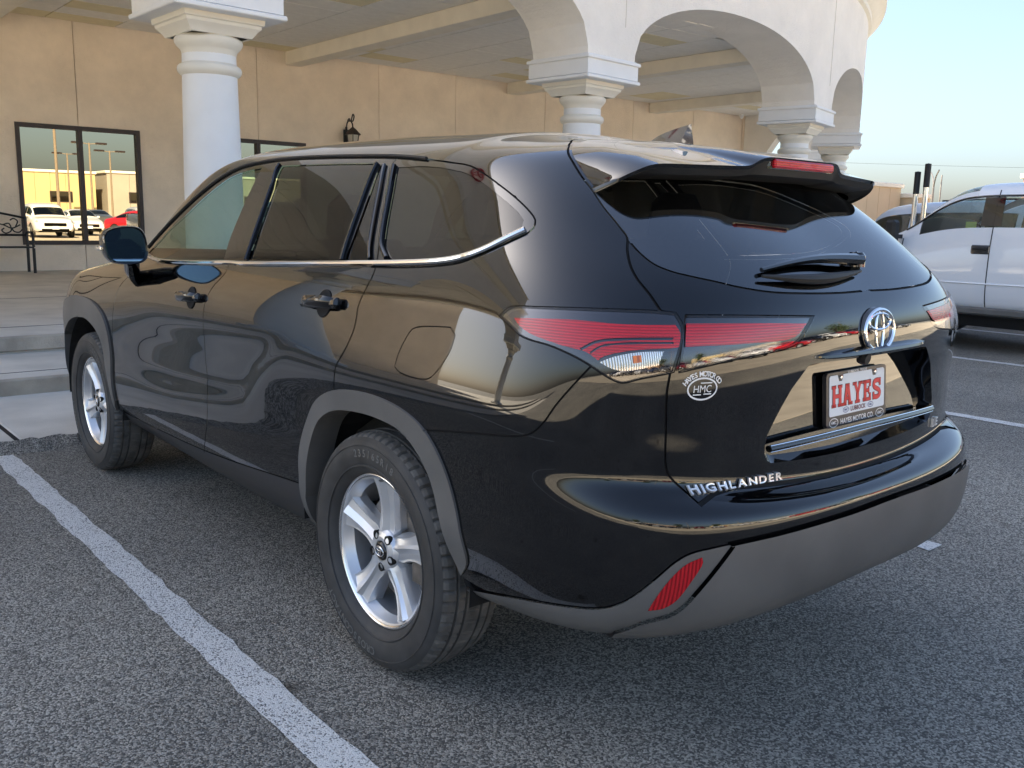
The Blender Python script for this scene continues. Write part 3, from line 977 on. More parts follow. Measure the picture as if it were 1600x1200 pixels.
    if inner:
        mb = MB()
        zs = k['st'][5][3]
        for y in (.35, -.55):
            for x in (-.38, .38):
                mb.box((x, y, zs - .18), (.46, .16, .62), bev=.05); mb.box((x, y - .03, zs + .22), (.26, .10, .18), bev=.04)
        mb.box((0, .95, zs - .08), (1.35, .35, .16), bev=.05)
        obj('seats', mb, M['seat'], root)
    return root

# --- the pickup parked across the stall line on the right: cab door side faces us
pk = build_car('pickup_truck', 'pickup', 'silver_white', (.72, .75, .79), 'silver white crew cab pickup truck parked beyond the black SUV on the right', 'pickup truck', (9.42, 1.55, 0), 0, glass=M['cab_glass'])
LP = Loft(KIND['pickup']['st'])
# door seams, crease, handles and black pillars on the side facing us
def skin(i, j, off=.004):
    P = LP.pos(np.array([i]), np.array([j]))[0]
    return Vector((-P[0] - off, P[1], P[2]))
def find_i(y):
    a, b = 0.0, float(LP.n - 1)
    for _ in range(40):
        c = (a + b) / 2
        if LP.pos(np.array([c]), np.array([3.0]))[0][1] < y: a = c
        else: b = c
    return a
for y in (.52, -.52, 1.55):
    i = find_i(y)
    obj('door_seam', MB().tube([skin(i, j, .001) for j in np.linspace(.9, 4.4 if y > 1 else 5.9, 16)], .006, 5), M['dark'], pk)
obj('door_crease', MB().tube([skin(find_i(y), 2.2, .002) for y in np.linspace(-1.0, 2.4, 30)], .010, 6), PAINTS['silver_white'], pk)
obj('rocker', MB().box((-.945, .15, .475), (.05, 3.1, .09), bev=.02), M['cladding'], pk)
for y in (.62, -.42):
    p = skin(find_i(y), 3.62)
    h = obj('door_handle', MB().box((p.x + .004, p.y, p.z), (.03, .21, .105), bev=.025), M['gloss_black'], pk)
    obj('handle_bar', MB().box((p.x - .018, p.y, p.z + .012), (.02, .17, .034), bev=.01), M['rubber'], h)
i0, i1 = find_i(.47), find_i(.60)
obj('pillar_trim', MB().grid(LP.patch(find_i(.44), find_i(.66), 4.5, 5.55, .05, .2, .006) * np.array([-1, 1, 1])), M['gloss_black'], pk)
mb = MB().box((-1.12, 1.60, 1.35), (.15, .13, .27), bev=.03)
mb.box((-1.0, 1.58, 1.29), (.14, .05, .05))
obj('tow_mirror', mb, M['rubber'], pk)
obj('roof_trim', MB().tube([skin(i, 5.62, .004) for i in np.linspace(4.3, 8.6, 34)], .012, 6), M['gloss_black'], pk)
obj('window_label', MB().box((-.80, .82, 1.40), (.008, .12, .16)), M['sticker'], pk, False)
mb = MB().lathe([(.19, -.012), (.20, 0), (.19, .012)], 20, cap=False); mb.xf(Matrix.Translation((-.38, 1.0, 1.28)) @ Matrix.Rotation(R(-65), 4, 'X'))
obj('steering_wheel', mb, M['dark'], pk)
# --- SUV beyond the pickup
sv = build_car('silver_suv', 'suv', 'pale_blue_silver', (.50, .56, .64), 'pale silver SUV backed up beyond the pickup near two slim posts', 'suv', (12.55, 3.0, 0), math.pi, scale=1.08)
obj('roof_rail', MB().tube([(-.62, y, 1.735 - .03 * ((y + .6) / 1.2) ** 2) for y in np.linspace(-1.7, .5, 14)], .016, 6), M['rubber'], sv)
# --- two slim posts between the stalls
pm_ = MB().lathe([(.042, 0), (.042, 1.05)], 14)
post_me = make_mesh('slim_post', MB().lathe([(.038, 0), (.038, 2.0), (.0, 2.0)], 16), M['chrome'], 'auto')
sl_me = make_mesh('black_sleeve', MB().lathe([(.043, 1.86), (.043, 2.17), (.0, 2.18)], 16), M['rubber'], 'auto')
for x, y, h, lb in ((10.86, 4.01, 1.06, 'taller slim steel post with black sleeve between pickup and silver SUV'), (10.86, 4.15, 1.01, 'shorter slim steel post with black sleeve, next to the taller post')):
    p = link('slim_post', post_me, None, (x, y, 0)); p.scale = (1, 1, h)
    tag(p, lb, 'post', 'slim posts beyond the pickup')
    link('black_sleeve', sl_me, p)

# --- cars parked across the aisle behind the camera (seen in the windows and in the black paint)
GL = 'cars parked in the row behind the camera'
row = [
 (-23.5, 'suv', 'charcoal', (.05, .05, .055), 'charcoal SUV at the far left end of the mirrored row'),
 (-20.5, 'sedan', 'silver', (.45, .46, .48), 'silver sedan second from the left end of the mirrored row'),
 (-17.4, 'pickup', 'white', (.75, .75, .74), 'white pickup in the left part of the mirrored row'),
 (-14.2, 'suv', 'black', (.008, .008, .01), 'black SUV in the left part of the mirrored row'),
 (-11.0, 'suv', 'silver', (.45, .46, .48), 'silver SUV between the black SUV and the dark blue sedan'),
 (-8.0, 'sedan', 'navy', (.02, .03, .07), 'dark blue sedan in the mirrored row'),
 (-4.8, 'suv', 'dark_grey', (.07, .075, .08), 'dark grey SUV beside the dark blue sedan'),
 (-1.6, 'suv', 'maroon', (.16, .012, .018), 'maroon SUV in the mirrored row'),
 (1.5, 'sedan', 'silver', (.45, .46, .48), 'silver sedan beside the maroon SUV'),
 (5.2, 'sedan', 'white', (.75, .75, .74), 'white sedan left of the white SUV in the mirrored row'),
 (8.6, 'suv', 'white', (.75, .75, .74), 'white SUV facing the window, mirrored in its left pane'),
 (11.2, 'sedan', 'white', (.75, .75, .74), 'white sedan between the white SUV and red sedan in the window reflection'),
 (13.4, 'sedan', 'red', (.45, .012, .02), 'red sedan mirrored in the right pane of the window'),
 (16.6, 'pickup', 'white', (.75, .75, .74), 'white pickup behind the red sedan in the window reflection'),
 (19.6, 'suv', 'black', (.008, .008, .01), 'black SUV to the right of the red sedan'),
 (22.7, 'suv', 'white', (.75, .75, .74), 'white SUV beside the black SUV on the right of the mirrored row'),
 (25.8, 'sedan', 'red', (.45, .012, .02), 'second red sedan farther right in the mirrored row'),
 (29.0, 'pickup', 'charcoal', (.05, .05, .055), 'charcoal pickup near the right end of the mirrored row'),
 (32.2, 'suv', 'silver', (.45, .46, .48), 'silver SUV near the right end of the mirrored row'),
 (35.4, 'sedan', 'dark_grey', (.07, .075, .08), 'dark grey sedan at the right end of the mirrored row'),
]
proto = {}
for x, kd, pn, col, lb in row:
    y = -18.2 + rnd.uniform(-.25, .25)
    rz = rnd.uniform(-.03, .03)
    if x == 8.6: y = -16.2
    if x == 11.2: y = -20.6
    if x == 13.4: y, rz = -15.6, -.45
    if x == 16.6: y = -24.0
    key = (kd, pn)
    if key in proto:
        c = copy_tree(proto[key]); c.location = (x, y, 0); c.rotation_euler = (0, 0, rz); c['label'] = lb; c['group'] = GL
    else:
        c = build_car({'suv': 'parked_suv', 'sedan': 'parked_sedan', 'pickup': 'parked_pickup'}[kd], kd, pn, col, lb, {'suv': 'suv', 'sedan': 'sedan', 'pickup': 'pickup truck'}[kd], (x, y, 0), rz, GL, inner=False)
        proto[key] = c
keys = list(proto)
second = [-24, -18.5, -9.4, -3.2, 4.6, 7.7, 10.9, 14.4, 17.8, 21.2, 24.2, 27.5, 31]
seen_lab = set()
nm = {'suv': 'SUV', 'sedan': 'sedan', 'pickup': 'pickup'}
for q, x in enumerate(second):
    key = keys[(q * 5 + 3) % len(keys)]
    c = copy_tree(proto[key]); c.location = (x, -31.0 + rnd.uniform(-.4, .4), 0); c.rotation_euler = (0, 0, math.pi * (q % 2))
    c['group'] = 'cars parked in the second row behind the camera'
    c['label'] = key[1].replace('_', ' ') + ' ' + nm[key[0]] + ' standing in the second mirrored row'

# light poles
M['pole_paint'] = principled('pole_paint', (.22, .17, .12), .6, noise=.1, nscale=5)
def light_pole(x, y, h, heads, label):
    p = thing('light_pole', label, 'light pole', (x, y, 0), 0, 'light poles in the parking lot')
    obj('pole', MB().lathe([(.11, .7), (.065, h), (0, h)], 10), M['pole_paint'], p)
    obj('pole_base', MB().lathe([(.3, 0), (.3, .7), (.0, .72)], 16), M['concrete'], p)
    for a in range(heads):
        sg_ = -1 if a % 2 else 1
        hd = obj('lamp_head', MB().box((sg_ * .95, 0, h - .02), (.9, .42, .16), bev=.04), M['bronze'], p)
        obj('arm', MB().tube([(0, 0, h - .1), (sg_ * .6, 0, h - .04)], .04, 6), M['pole_paint'], hd)
for x, y, h, n_, lb in ((21.0, -67.2, 7, 2, 'farthest tan light pole with two heads, in the left pane of the window'), (18.9, -49.5, 7, 2, 'tallest looking light pole with two heads beside the window mullion'), (23.0, -59.1, 7, 2, 'light pole with two heads in the right pane of the window'), (33, -36, 8.6, 2, 'light pole with two heads behind the second car row'),
                        (-6, -30, 9, 2, 'light pole with two heads left of the maroon SUV'), (-21, -33, 9, 2, 'light pole at the left end of the lot'), (44, -30, 9, 2, 'light pole at the right end of the lot'), (5, -52, 9, 2, 'distant light pole in front of the warehouse')):
    light_pole(x, y, h, n_, lb)
tag(obj('utility_pole', MB().lathe([(.14, 0), (.10, 13), (0, 13)], 10).box((0, 0, 12.2), (2.2, .12, .14)), M['pole_paint'], smooth='auto'), 'tall bare utility pole mirrored in the left window pane', 'utility pole').location = (17.6, -56, 0)
up2 = MB().lathe([(.14, 0), (.10, 13), (0, 13)], 10).box((0, 0, 12.2), (2.2, .12, .14))
tag(obj('utility_pole', up2, M['pole_paint'], smooth='auto'), 'tall utility pole far right across the street', 'utility pole').location = (58, -56, 0)
mb = MB()
for dx, z in ((-.9, 12.3), (.9, 12.3), (0, 10.6)):
    for x0, x1 in ((-40, 17.6), (17.6, 58)):
        pts = [(x0 + (x1 - x0) * t, -56 + dx * .2, z - 1.4 * (1 - (2 * t - 1) ** 2)) for t in np.linspace(0, 1, 16)]
        mb.tube(pts, .022, 4)
tag(obj('power_lines', mb, M['dark']), 'thin sagging power lines strung between the utility poles', 'power line')

# buildings across the lot (mirrored) and on the right
def shed(name, label, x0, y0, x1, y1, h, col, bays, canopy=None, group=None):
    b = thing(name, label, 'building', ((x0 + x1) / 2, (y0 + y1) / 2, 0), 0, group)
    w, d = x1 - x0, y1 - y0
    m_ = principled(name + '_wall', col, .85, noise=.05, nscale=.6)
    n = 14 if w > 15 else 8
    mb = MB()
    for i in range(n):                            # ribbed cladding sheets
        mb.box((-w / 2 + w * (i + .5) / n, 0, h / 2), (w / n - .03, d, h))
    mb.box((0, 0, h / 2 - .1), (w - .2, d - .2, h - .25))
    obj('wall', mb, m_, b, False)
    obj('roof_edge', MB().box((0, 0, h + .12), (w + .3, d + .3, .28), bev=.04), M['beam'], b)
    yy = d / 2 + .01
    for i in range(bays):
        x = -w / 2 + w * (i + .5) / bays
        f = obj('window', MB().box((x, yy, h * .52), (w / bays * .32, .10, h * .22), bev=.02), M['bronze'], b)
        obj('pane', MB().box((x, yy + .04, h * .52), (w / bays * .28, .06, h * .18)), M['storefront'], f, False)
    obj('door', MB().box((w * .12, yy, 1.1), (1.1, .10, 2.2), bev=.02), M['bronze'], b)
    if canopy:
        obj('awning', MB().box((-w * .3, yy + 1.2, h * .62), (w * .34, 2.6, .35)), M['beam'], b, False)
    return b
shed('yellow_building', 'yellow sunlit low commercial building behind the parked cars', 4, -92, 25.2, -74, 5.3, (.50, .40, .20), 3, True)
shed('grey_warehouse', 'grey metal warehouse to the right of the yellow building', 26.4, -94, 60, -74, 5.5, (.34, .31, .26), 5)
shed('brick_shop', 'low brown shop building at the left end of the lot', -52, -72, -20, -56, 4.6, (.30, .20, .13), 4)
shed('tan_building', 'tan flat roofed building in the distance behind the pale SUV', 36, 27, 55.6, 40, 3.9, (.60, .46, .30), 3)
shed('low_annex', 'low tan annex at the right of the distant tan building', 55.8, 26, 57.6, 36, 3.3, (.55, .44, .30), 2)
shed('brown_store', 'brown flat roofed store far behind the pickup', 58, 6, 82, 20.6, 4.5, (.22, .13, .09), 3)
def far_lamp(x, y, h, label):
    p = thing('street_lamp', label, 'street lamp', (x, y, 0), R(35), 'street lamps along the far road')
    obj('mast', MB().lathe([(.10, 0), (.06, h), (0, h)], 8), M['steel'], p)
    for s_ in (-1, 1):
        obj('arm', MB().tube(catmull([(0, 0, h - .1), (s_ * .5, 0, h + .5), (s_ * 1.3, 0, h + .85)], 5), .04, 5), M['steel'], p)
far_lamp(54.7, 24.5, 4.0, 'twin armed street lamp standing in front of the tan annex')
tag(obj('flag_pole', MB().lathe([(.06, 0), (.04, 4.6), (0, 4.6)], 8), M['steel']), 'thin bare pole right of the twin armed street lamp', 'pole').location = (54.6, 24.0, 0)
for x, y, lb in ((54.0, 21.6, 'short dark stub pole left of the brown store'), (54.6, 20.6, 'shorter stub pole beside the brown store')):
    tag(obj('stub_pole', MB().lathe([(.16, 0), (.16, 3.7), (0, 3.7)], 8), M['bronze']), lb, 'pole').location = (x, y, 0)
tag(obj('overhead_wire', MB().tube([(45 + 40 * t, 40 - 40 * t, 5.9 - .5 * (1 - (2 * t - 1) ** 2)) for t in np.linspace(0, 1, 20)], .007, 4), M['dark']), 'thin overhead wire crossing the sky above the distant buildings', 'wire')

# trees on the far side of the lot
M['leaf'] = principled('foliage', (.055, .085, .022), .7, noise=.45, nscale=1.5)
M['bark'] = principled('bark', (.09, .065, .045), .9, noise=.3, nscale=8)
def tree(x, y, h, rad, label, seed):
    rr = random.Random(seed)
    t = thing('shade_tree', label, 'tree', (x, y, 0), 0, 'shade trees across the lot')
    mb = MB().tube([(0, 0, 0), (.05, 0, h * .3), (0, .05, h * .55)], [.18, .13, .08], 8)
    for k in range(6):
        a = rr.uniform(0, 6.28)
        mb.tube([(0, 0, h * .32), (rad * .35 * math.cos(a), rad * .35 * math.sin(a), h * .52), (rad * .7 * math.cos(a), rad * .7 * math.sin(a), h * .68)], [.08, .05, .02], 6)
    obj('trunk', mb, M['bark'], t)
    mb = MB()
    cl = [(rr.uniform(-.6, .6) * rad, rr.uniform(-.6, .6) * rad, h * .62 + rr.uniform(-.22, .28) * h, rr.uniform(.35, .6) * rad) for _ in range(14)]
    for cx, cy, cz, r_ in cl:
        for _ in range(150):
            d = Vector((rr.gauss(0, 1), rr.gauss(0, 1), rr.gauss(0, 1))).normalized() * r_ * rr.uniform(.5, 1.05)
            p = Vector((cx, cy, cz)) + d
            a = Vector((rr.uniform(-1, 1), rr.uniform(-1, 1), rr.uniform(-.6, .6))).normalized() * rr.uniform(.10, .2)
            b = a.cross(Vector((rr.uniform(-1, 1), rr.uniform(-1, 1), rr.uniform(-1, 1)))).normalized() * rr.uniform(.06, .12)
            mb.add([p - a, p + b, p + a, p - b], [(0, 1, 2, 3)])
    o = obj('crown', mb, M['leaf'], t, False, fix=False)
for q, (x, y, h, r_, lb) in enumerate(((36, -26, 6.5, 2.6, 'round green shade tree right of the parked row'), (-30, -27, 6, 2.4, 'round green shade tree at the left end of the row'), (3.5, -36, 5.5, 2.2, 'green shade tree behind the silver sedan'), (-13, -40, 7, 3, 'large green tree behind the silver SUV'))):
    tree(x, y, h, r_, lb, q)

# ================================================================ THE BLACK SUV
# rows: (W, yr, ys, yf,  zr, zb, zm, z2, zf, nr, L)
ROWS=[
(.80,-.97,3.0,3.65,.40,.36,.27,.30,.30),
(.875,-1.075,3.0,3.75,.43,.385,.33,.35,.33),
(.915,-1.125,3.05,3.80,.47,.44,.42,.43,.42),
(.926,-1.152,3.05,3.83,.525,.515,.52,.52,.52),
(.924,-1.163,3.05,3.84,.60,.605,.60,.60,.60),
(.920,-1.165,3.05,3.84,.680,.675,.685,.68,.68),
(.921,-1.160,3.05,3.84,.713,.73,.755,.74,.74),
(.924,-1.125,3.05,3.84,.729,.77,.81,.79,.79),
(.928,-1.070,3.05,3.83,.733,.815,.86,.84,.84),
(.932,-1.074,3.05,3.82,.770,.875,.92,.89,.89),
(.931,-1.072,3.05,3.80,.905,.95,.98,.94,.93),
(.926,-1.085,3.05,3.78,1.01,1.03,1.04,.985,.965),
(.916,-1.087,3.05,3.75,1.09,1.105,1.095,1.025,.99),
(.902,-1.083,3.0,3.70,1.15,1.175,1.15,1.06,1.01),
(.882,-1.068,2.9,3.62,1.19,1.24,1.205,1.09,1.03),
(.852,-1.048,1.95,2.75,1.22,1.31,1.265,1.19,1.14),
(.80,-.993,1.85,2.5,1.28,1.395,1.36,1.31,1.27),
(.745,-.868,1.76,2.3,1.385,1.475,1.47,1.43,1.42),
(.695,-.722,1.62,2.05,1.49,1.54,1.555,1.55,1.55),
(.64,-.645,1.5,1.9,1.56,1.583,1.615,1.615,1.63),
(.55,-.585,1.35,1.75,1.598,1.612,1.66,1.66,1.672),
(.38,-.54,1.15,1.5,1.622,1.638,1.695,1.695,1.702),
(.19,-.48,1.0,1.35,1.634,1.65,1.712,1.712,1.717),
(.0,-.43,.9,1.25,1.638,1.654,1.718,1.718,1.72),
]
NR=12; NS1=4; NS2=7; NF=7     # rear arc (0..NR ends y=0), side to 1.0, side to ys, front arc
NU=NR+NS1+NS2+NF+1
def pchip(xk,yk,x):
    xk=np.asarray(xk,float);yk=np.asarray(yk,float);h=np.diff(xk);d=np.diff(yk)/h
    m=np.zeros(len(xk));m[0]=d[0];m[-1]=d[-1]
    for i in range(1,len(xk)-1):
        m[i]=0 if d[i-1]*d[i]<=0 else 2*d[i-1]*d[i]/(d[i-1]+d[i])
    i=np.clip(np.searchsorted(xk,x)-1,0,len(h)-1);t=(x-xk[i])/h[i]
    return (yk[i]*(1+2*t)*(1-t)**2+yk[i+1]*t*t*(3-2*t)+h[i]*(m[i]*t*(1-t)**2+m[i+1]*t*t*(t-1)))
def sup(W,L,n,m):
    # quarter superellipse from (0,0) [end centre] to (W,L)
    th=np.linspace(0,np.pi/2,400)
    x=W*np.sin(th)**(2/n); y=L*(1-np.cos(th)**(2/m))
    return x,y
def resample(x,y,k,wx=1.0):
    s=np.r_[0,np.cumsum(np.hypot(np.diff(x)*wx,np.diff(y)))];t=np.linspace(0,s[-1],k+1)
    return np.interp(t,s,x),np.interp(t,s,y)
def net():
    G=np.zeros((len(ROWS),NU,3))
    for r,(W,yr,ys,yf,zr,zb,zm,z2,zf) in enumerate(ROWS):
        # rear: |x/W|^n + ((L-y)/L)^m = 1 ; flat with gentle curve + corner
        L=-yr
        x,y=sup(W,L,*REAR(r)); xr,yy=resample(x,y+yr,NR)
        y1=np.linspace(0,1.0,NS1+1)[1:] if ys>1.0 else np.linspace(0,ys*.6,NS1+1)[1:]
        y2=np.linspace(y1[-1],ys,NS2+1)[1:]
        x,y=sup(W,yf-ys,3.0,2.6); xf,yfr=resample(x,yf-y,NF); xf=xf[::-1][1:];yfr=yfr[::-1][1:]
        X=np.r_[xr,np.full(NS1+NS2,W),xf];Y=np.r_[yy,y1,y2,yfr]
        if r>=8 and r<=14: # fender/hood edge taper forward
            k=(r-7)/7.
            X=X-np.clip((Y-1.9)/1.2,0,1)**2*(.06*k)*(X>.5)
        si=[0,7.5,NR+NS1,NR+NS1+NS2,NU-1]
        Z=pchip(si,[zr,zb,zm,z2,zf],np.arange(NU))
        ii=np.arange(8);t=ii/7.5;Z[:8]=zr+(zb-zr)*t*t*(2-t)
        G[r]=np.stack([-X,Y,Z],-1)
    return G
def REAR(r):
    if r<=12: return (2.75,7.)
    k=min((r-12)/4,1)
    return (2.75-.15*k,7-3.6*k)
EXT=4
class Surf:
    def __init__(s):
        G=net();s.G=G
        fl=np.array([-1,1,1])
        def ext(G):
            a=G[:,1:EXT+1][:,::-1]*fl; b=G[:,-EXT-1:-1][:,::-1]*fl
            G=np.concatenate([a,G,b],1)
            top=G[-EXT-1:-1][::-1]*fl
            bot=np.stack([G[0]*(1+k)-G[1]*k for k in range(EXT,0,-1)])
            return np.concatenate([bot,G,top],0)
        Gx=ext(G)
        def solve(A,ax):
            A=np.moveaxis(A,ax,0);n=len(A)
            M=np.eye(n)*4/6+np.eye(n,k=1)/6+np.eye(n,k=-1)/6
            M[0]=0;M[0,0]=1;M[-1]=0;M[-1,-1]=1
            return np.moveaxis(np.linalg.solve(M,A.reshape(n,-1)).reshape(A.shape),0,ax)
        s.Cf=solve(Gx,1)      # smoothing up the section, interpolating along the outline
        s.nu=NU-1;s.nv=len(ROWS)-1
        s.disp=None
    def raw(s,u,v):
        u=np.asarray(u,float)+EXT;v=np.asarray(v,float)+EXT
        iu=np.clip(np.floor(u).astype(int),1,s.Cf.shape[1]-3);iv=np.clip(np.floor(v).astype(int),1,s.Cf.shape[0]-3)
        def bas(t): return [(1-t)**3/6,(3*t**3-6*t*t+4)/6,(-3*t**3+3*t*t+3*t+1)/6,t**3/6]
        bu=bas(u-iu);bv=bas(v-iv);P=0
        for a in range(4):
            for b in range(4):
                P=P+(bv[a]*bu[b])[...,None]*s.Cf[iv+a-1,iu+b-1]
        return P
    def pos(s,u,v):
        P=s.raw(u,v)
        if s.disp is not None: P=P+s.disp(P)
        return P
    def nrm(s,u,v,e=.02):
        a=s.pos(u+e,v)-s.pos(u-e,v);b=s.pos(u,v+e)-s.pos(u,v-e)
        n=np.cross(b,a);return n/np.maximum(np.linalg.norm(n,axis=-1,keepdims=True),1e-12)

def _haunch(P):
    """shallow hollow in the doors above the rear haunch line"""
    HY = np.array([-.3, .05, .218, .316, .42, .533, .631, .733, .824, .898, 1.025, 1.228, 1.625, 1.82, 2.6])
    HZ = np.array([1.075, 1.069, 1.052, 1.03, .987, .93, .865, .792, .723, .679, .655, .633, .595, .586, .56])
    y, z = P[..., 1], P[..., 2]
    # distance to the polyline
    d2 = np.full(y.shape, 9.0)
    for a, b, c, d in zip(HY[:-1], HZ[:-1], HY[1:], HZ[1:]):
        t = np.clip(((y - a) * (c - a) + (z - b) * (d - b)) / ((c - a) ** 2 + (d - b) ** 2), 0, 1)
        d2 = np.minimum(d2, (y - a - t * (c - a)) ** 2 + (z - b - t * (d - b)) ** 2)
    sd = np.sqrt(d2) * np.where(z > np.interp(y, HY, HZ), 1, -1)
    def ss(a, b, x):
        t = np.clip((x - a) / (b - a), 0, 1); return t * t * t * (t * (6 * t - 15) + 10)
    k = ss(-.02, .14, sd) * (1 - ss(.84, 1.03, z)) * (1 - ss(1.6, 2.4, y)) * ss(.0, .25, y)
    side = (np.abs(P[..., 0]) > .6)
    q = (1 - ss(.86, 1.16, z)) * (1 - ss(-.1, .75, y)) * ss(-1.0, -.55, y) * ss(.45, .6, z)   # the haunch stands proud below the lamps
    out = np.zeros_like(P)
    out[..., 0] = np.where(P[..., 0] < 0, 1, -1) * (.010 * k - .017 * q) * side
    return out
S = Surf()
S.disp = _haunch
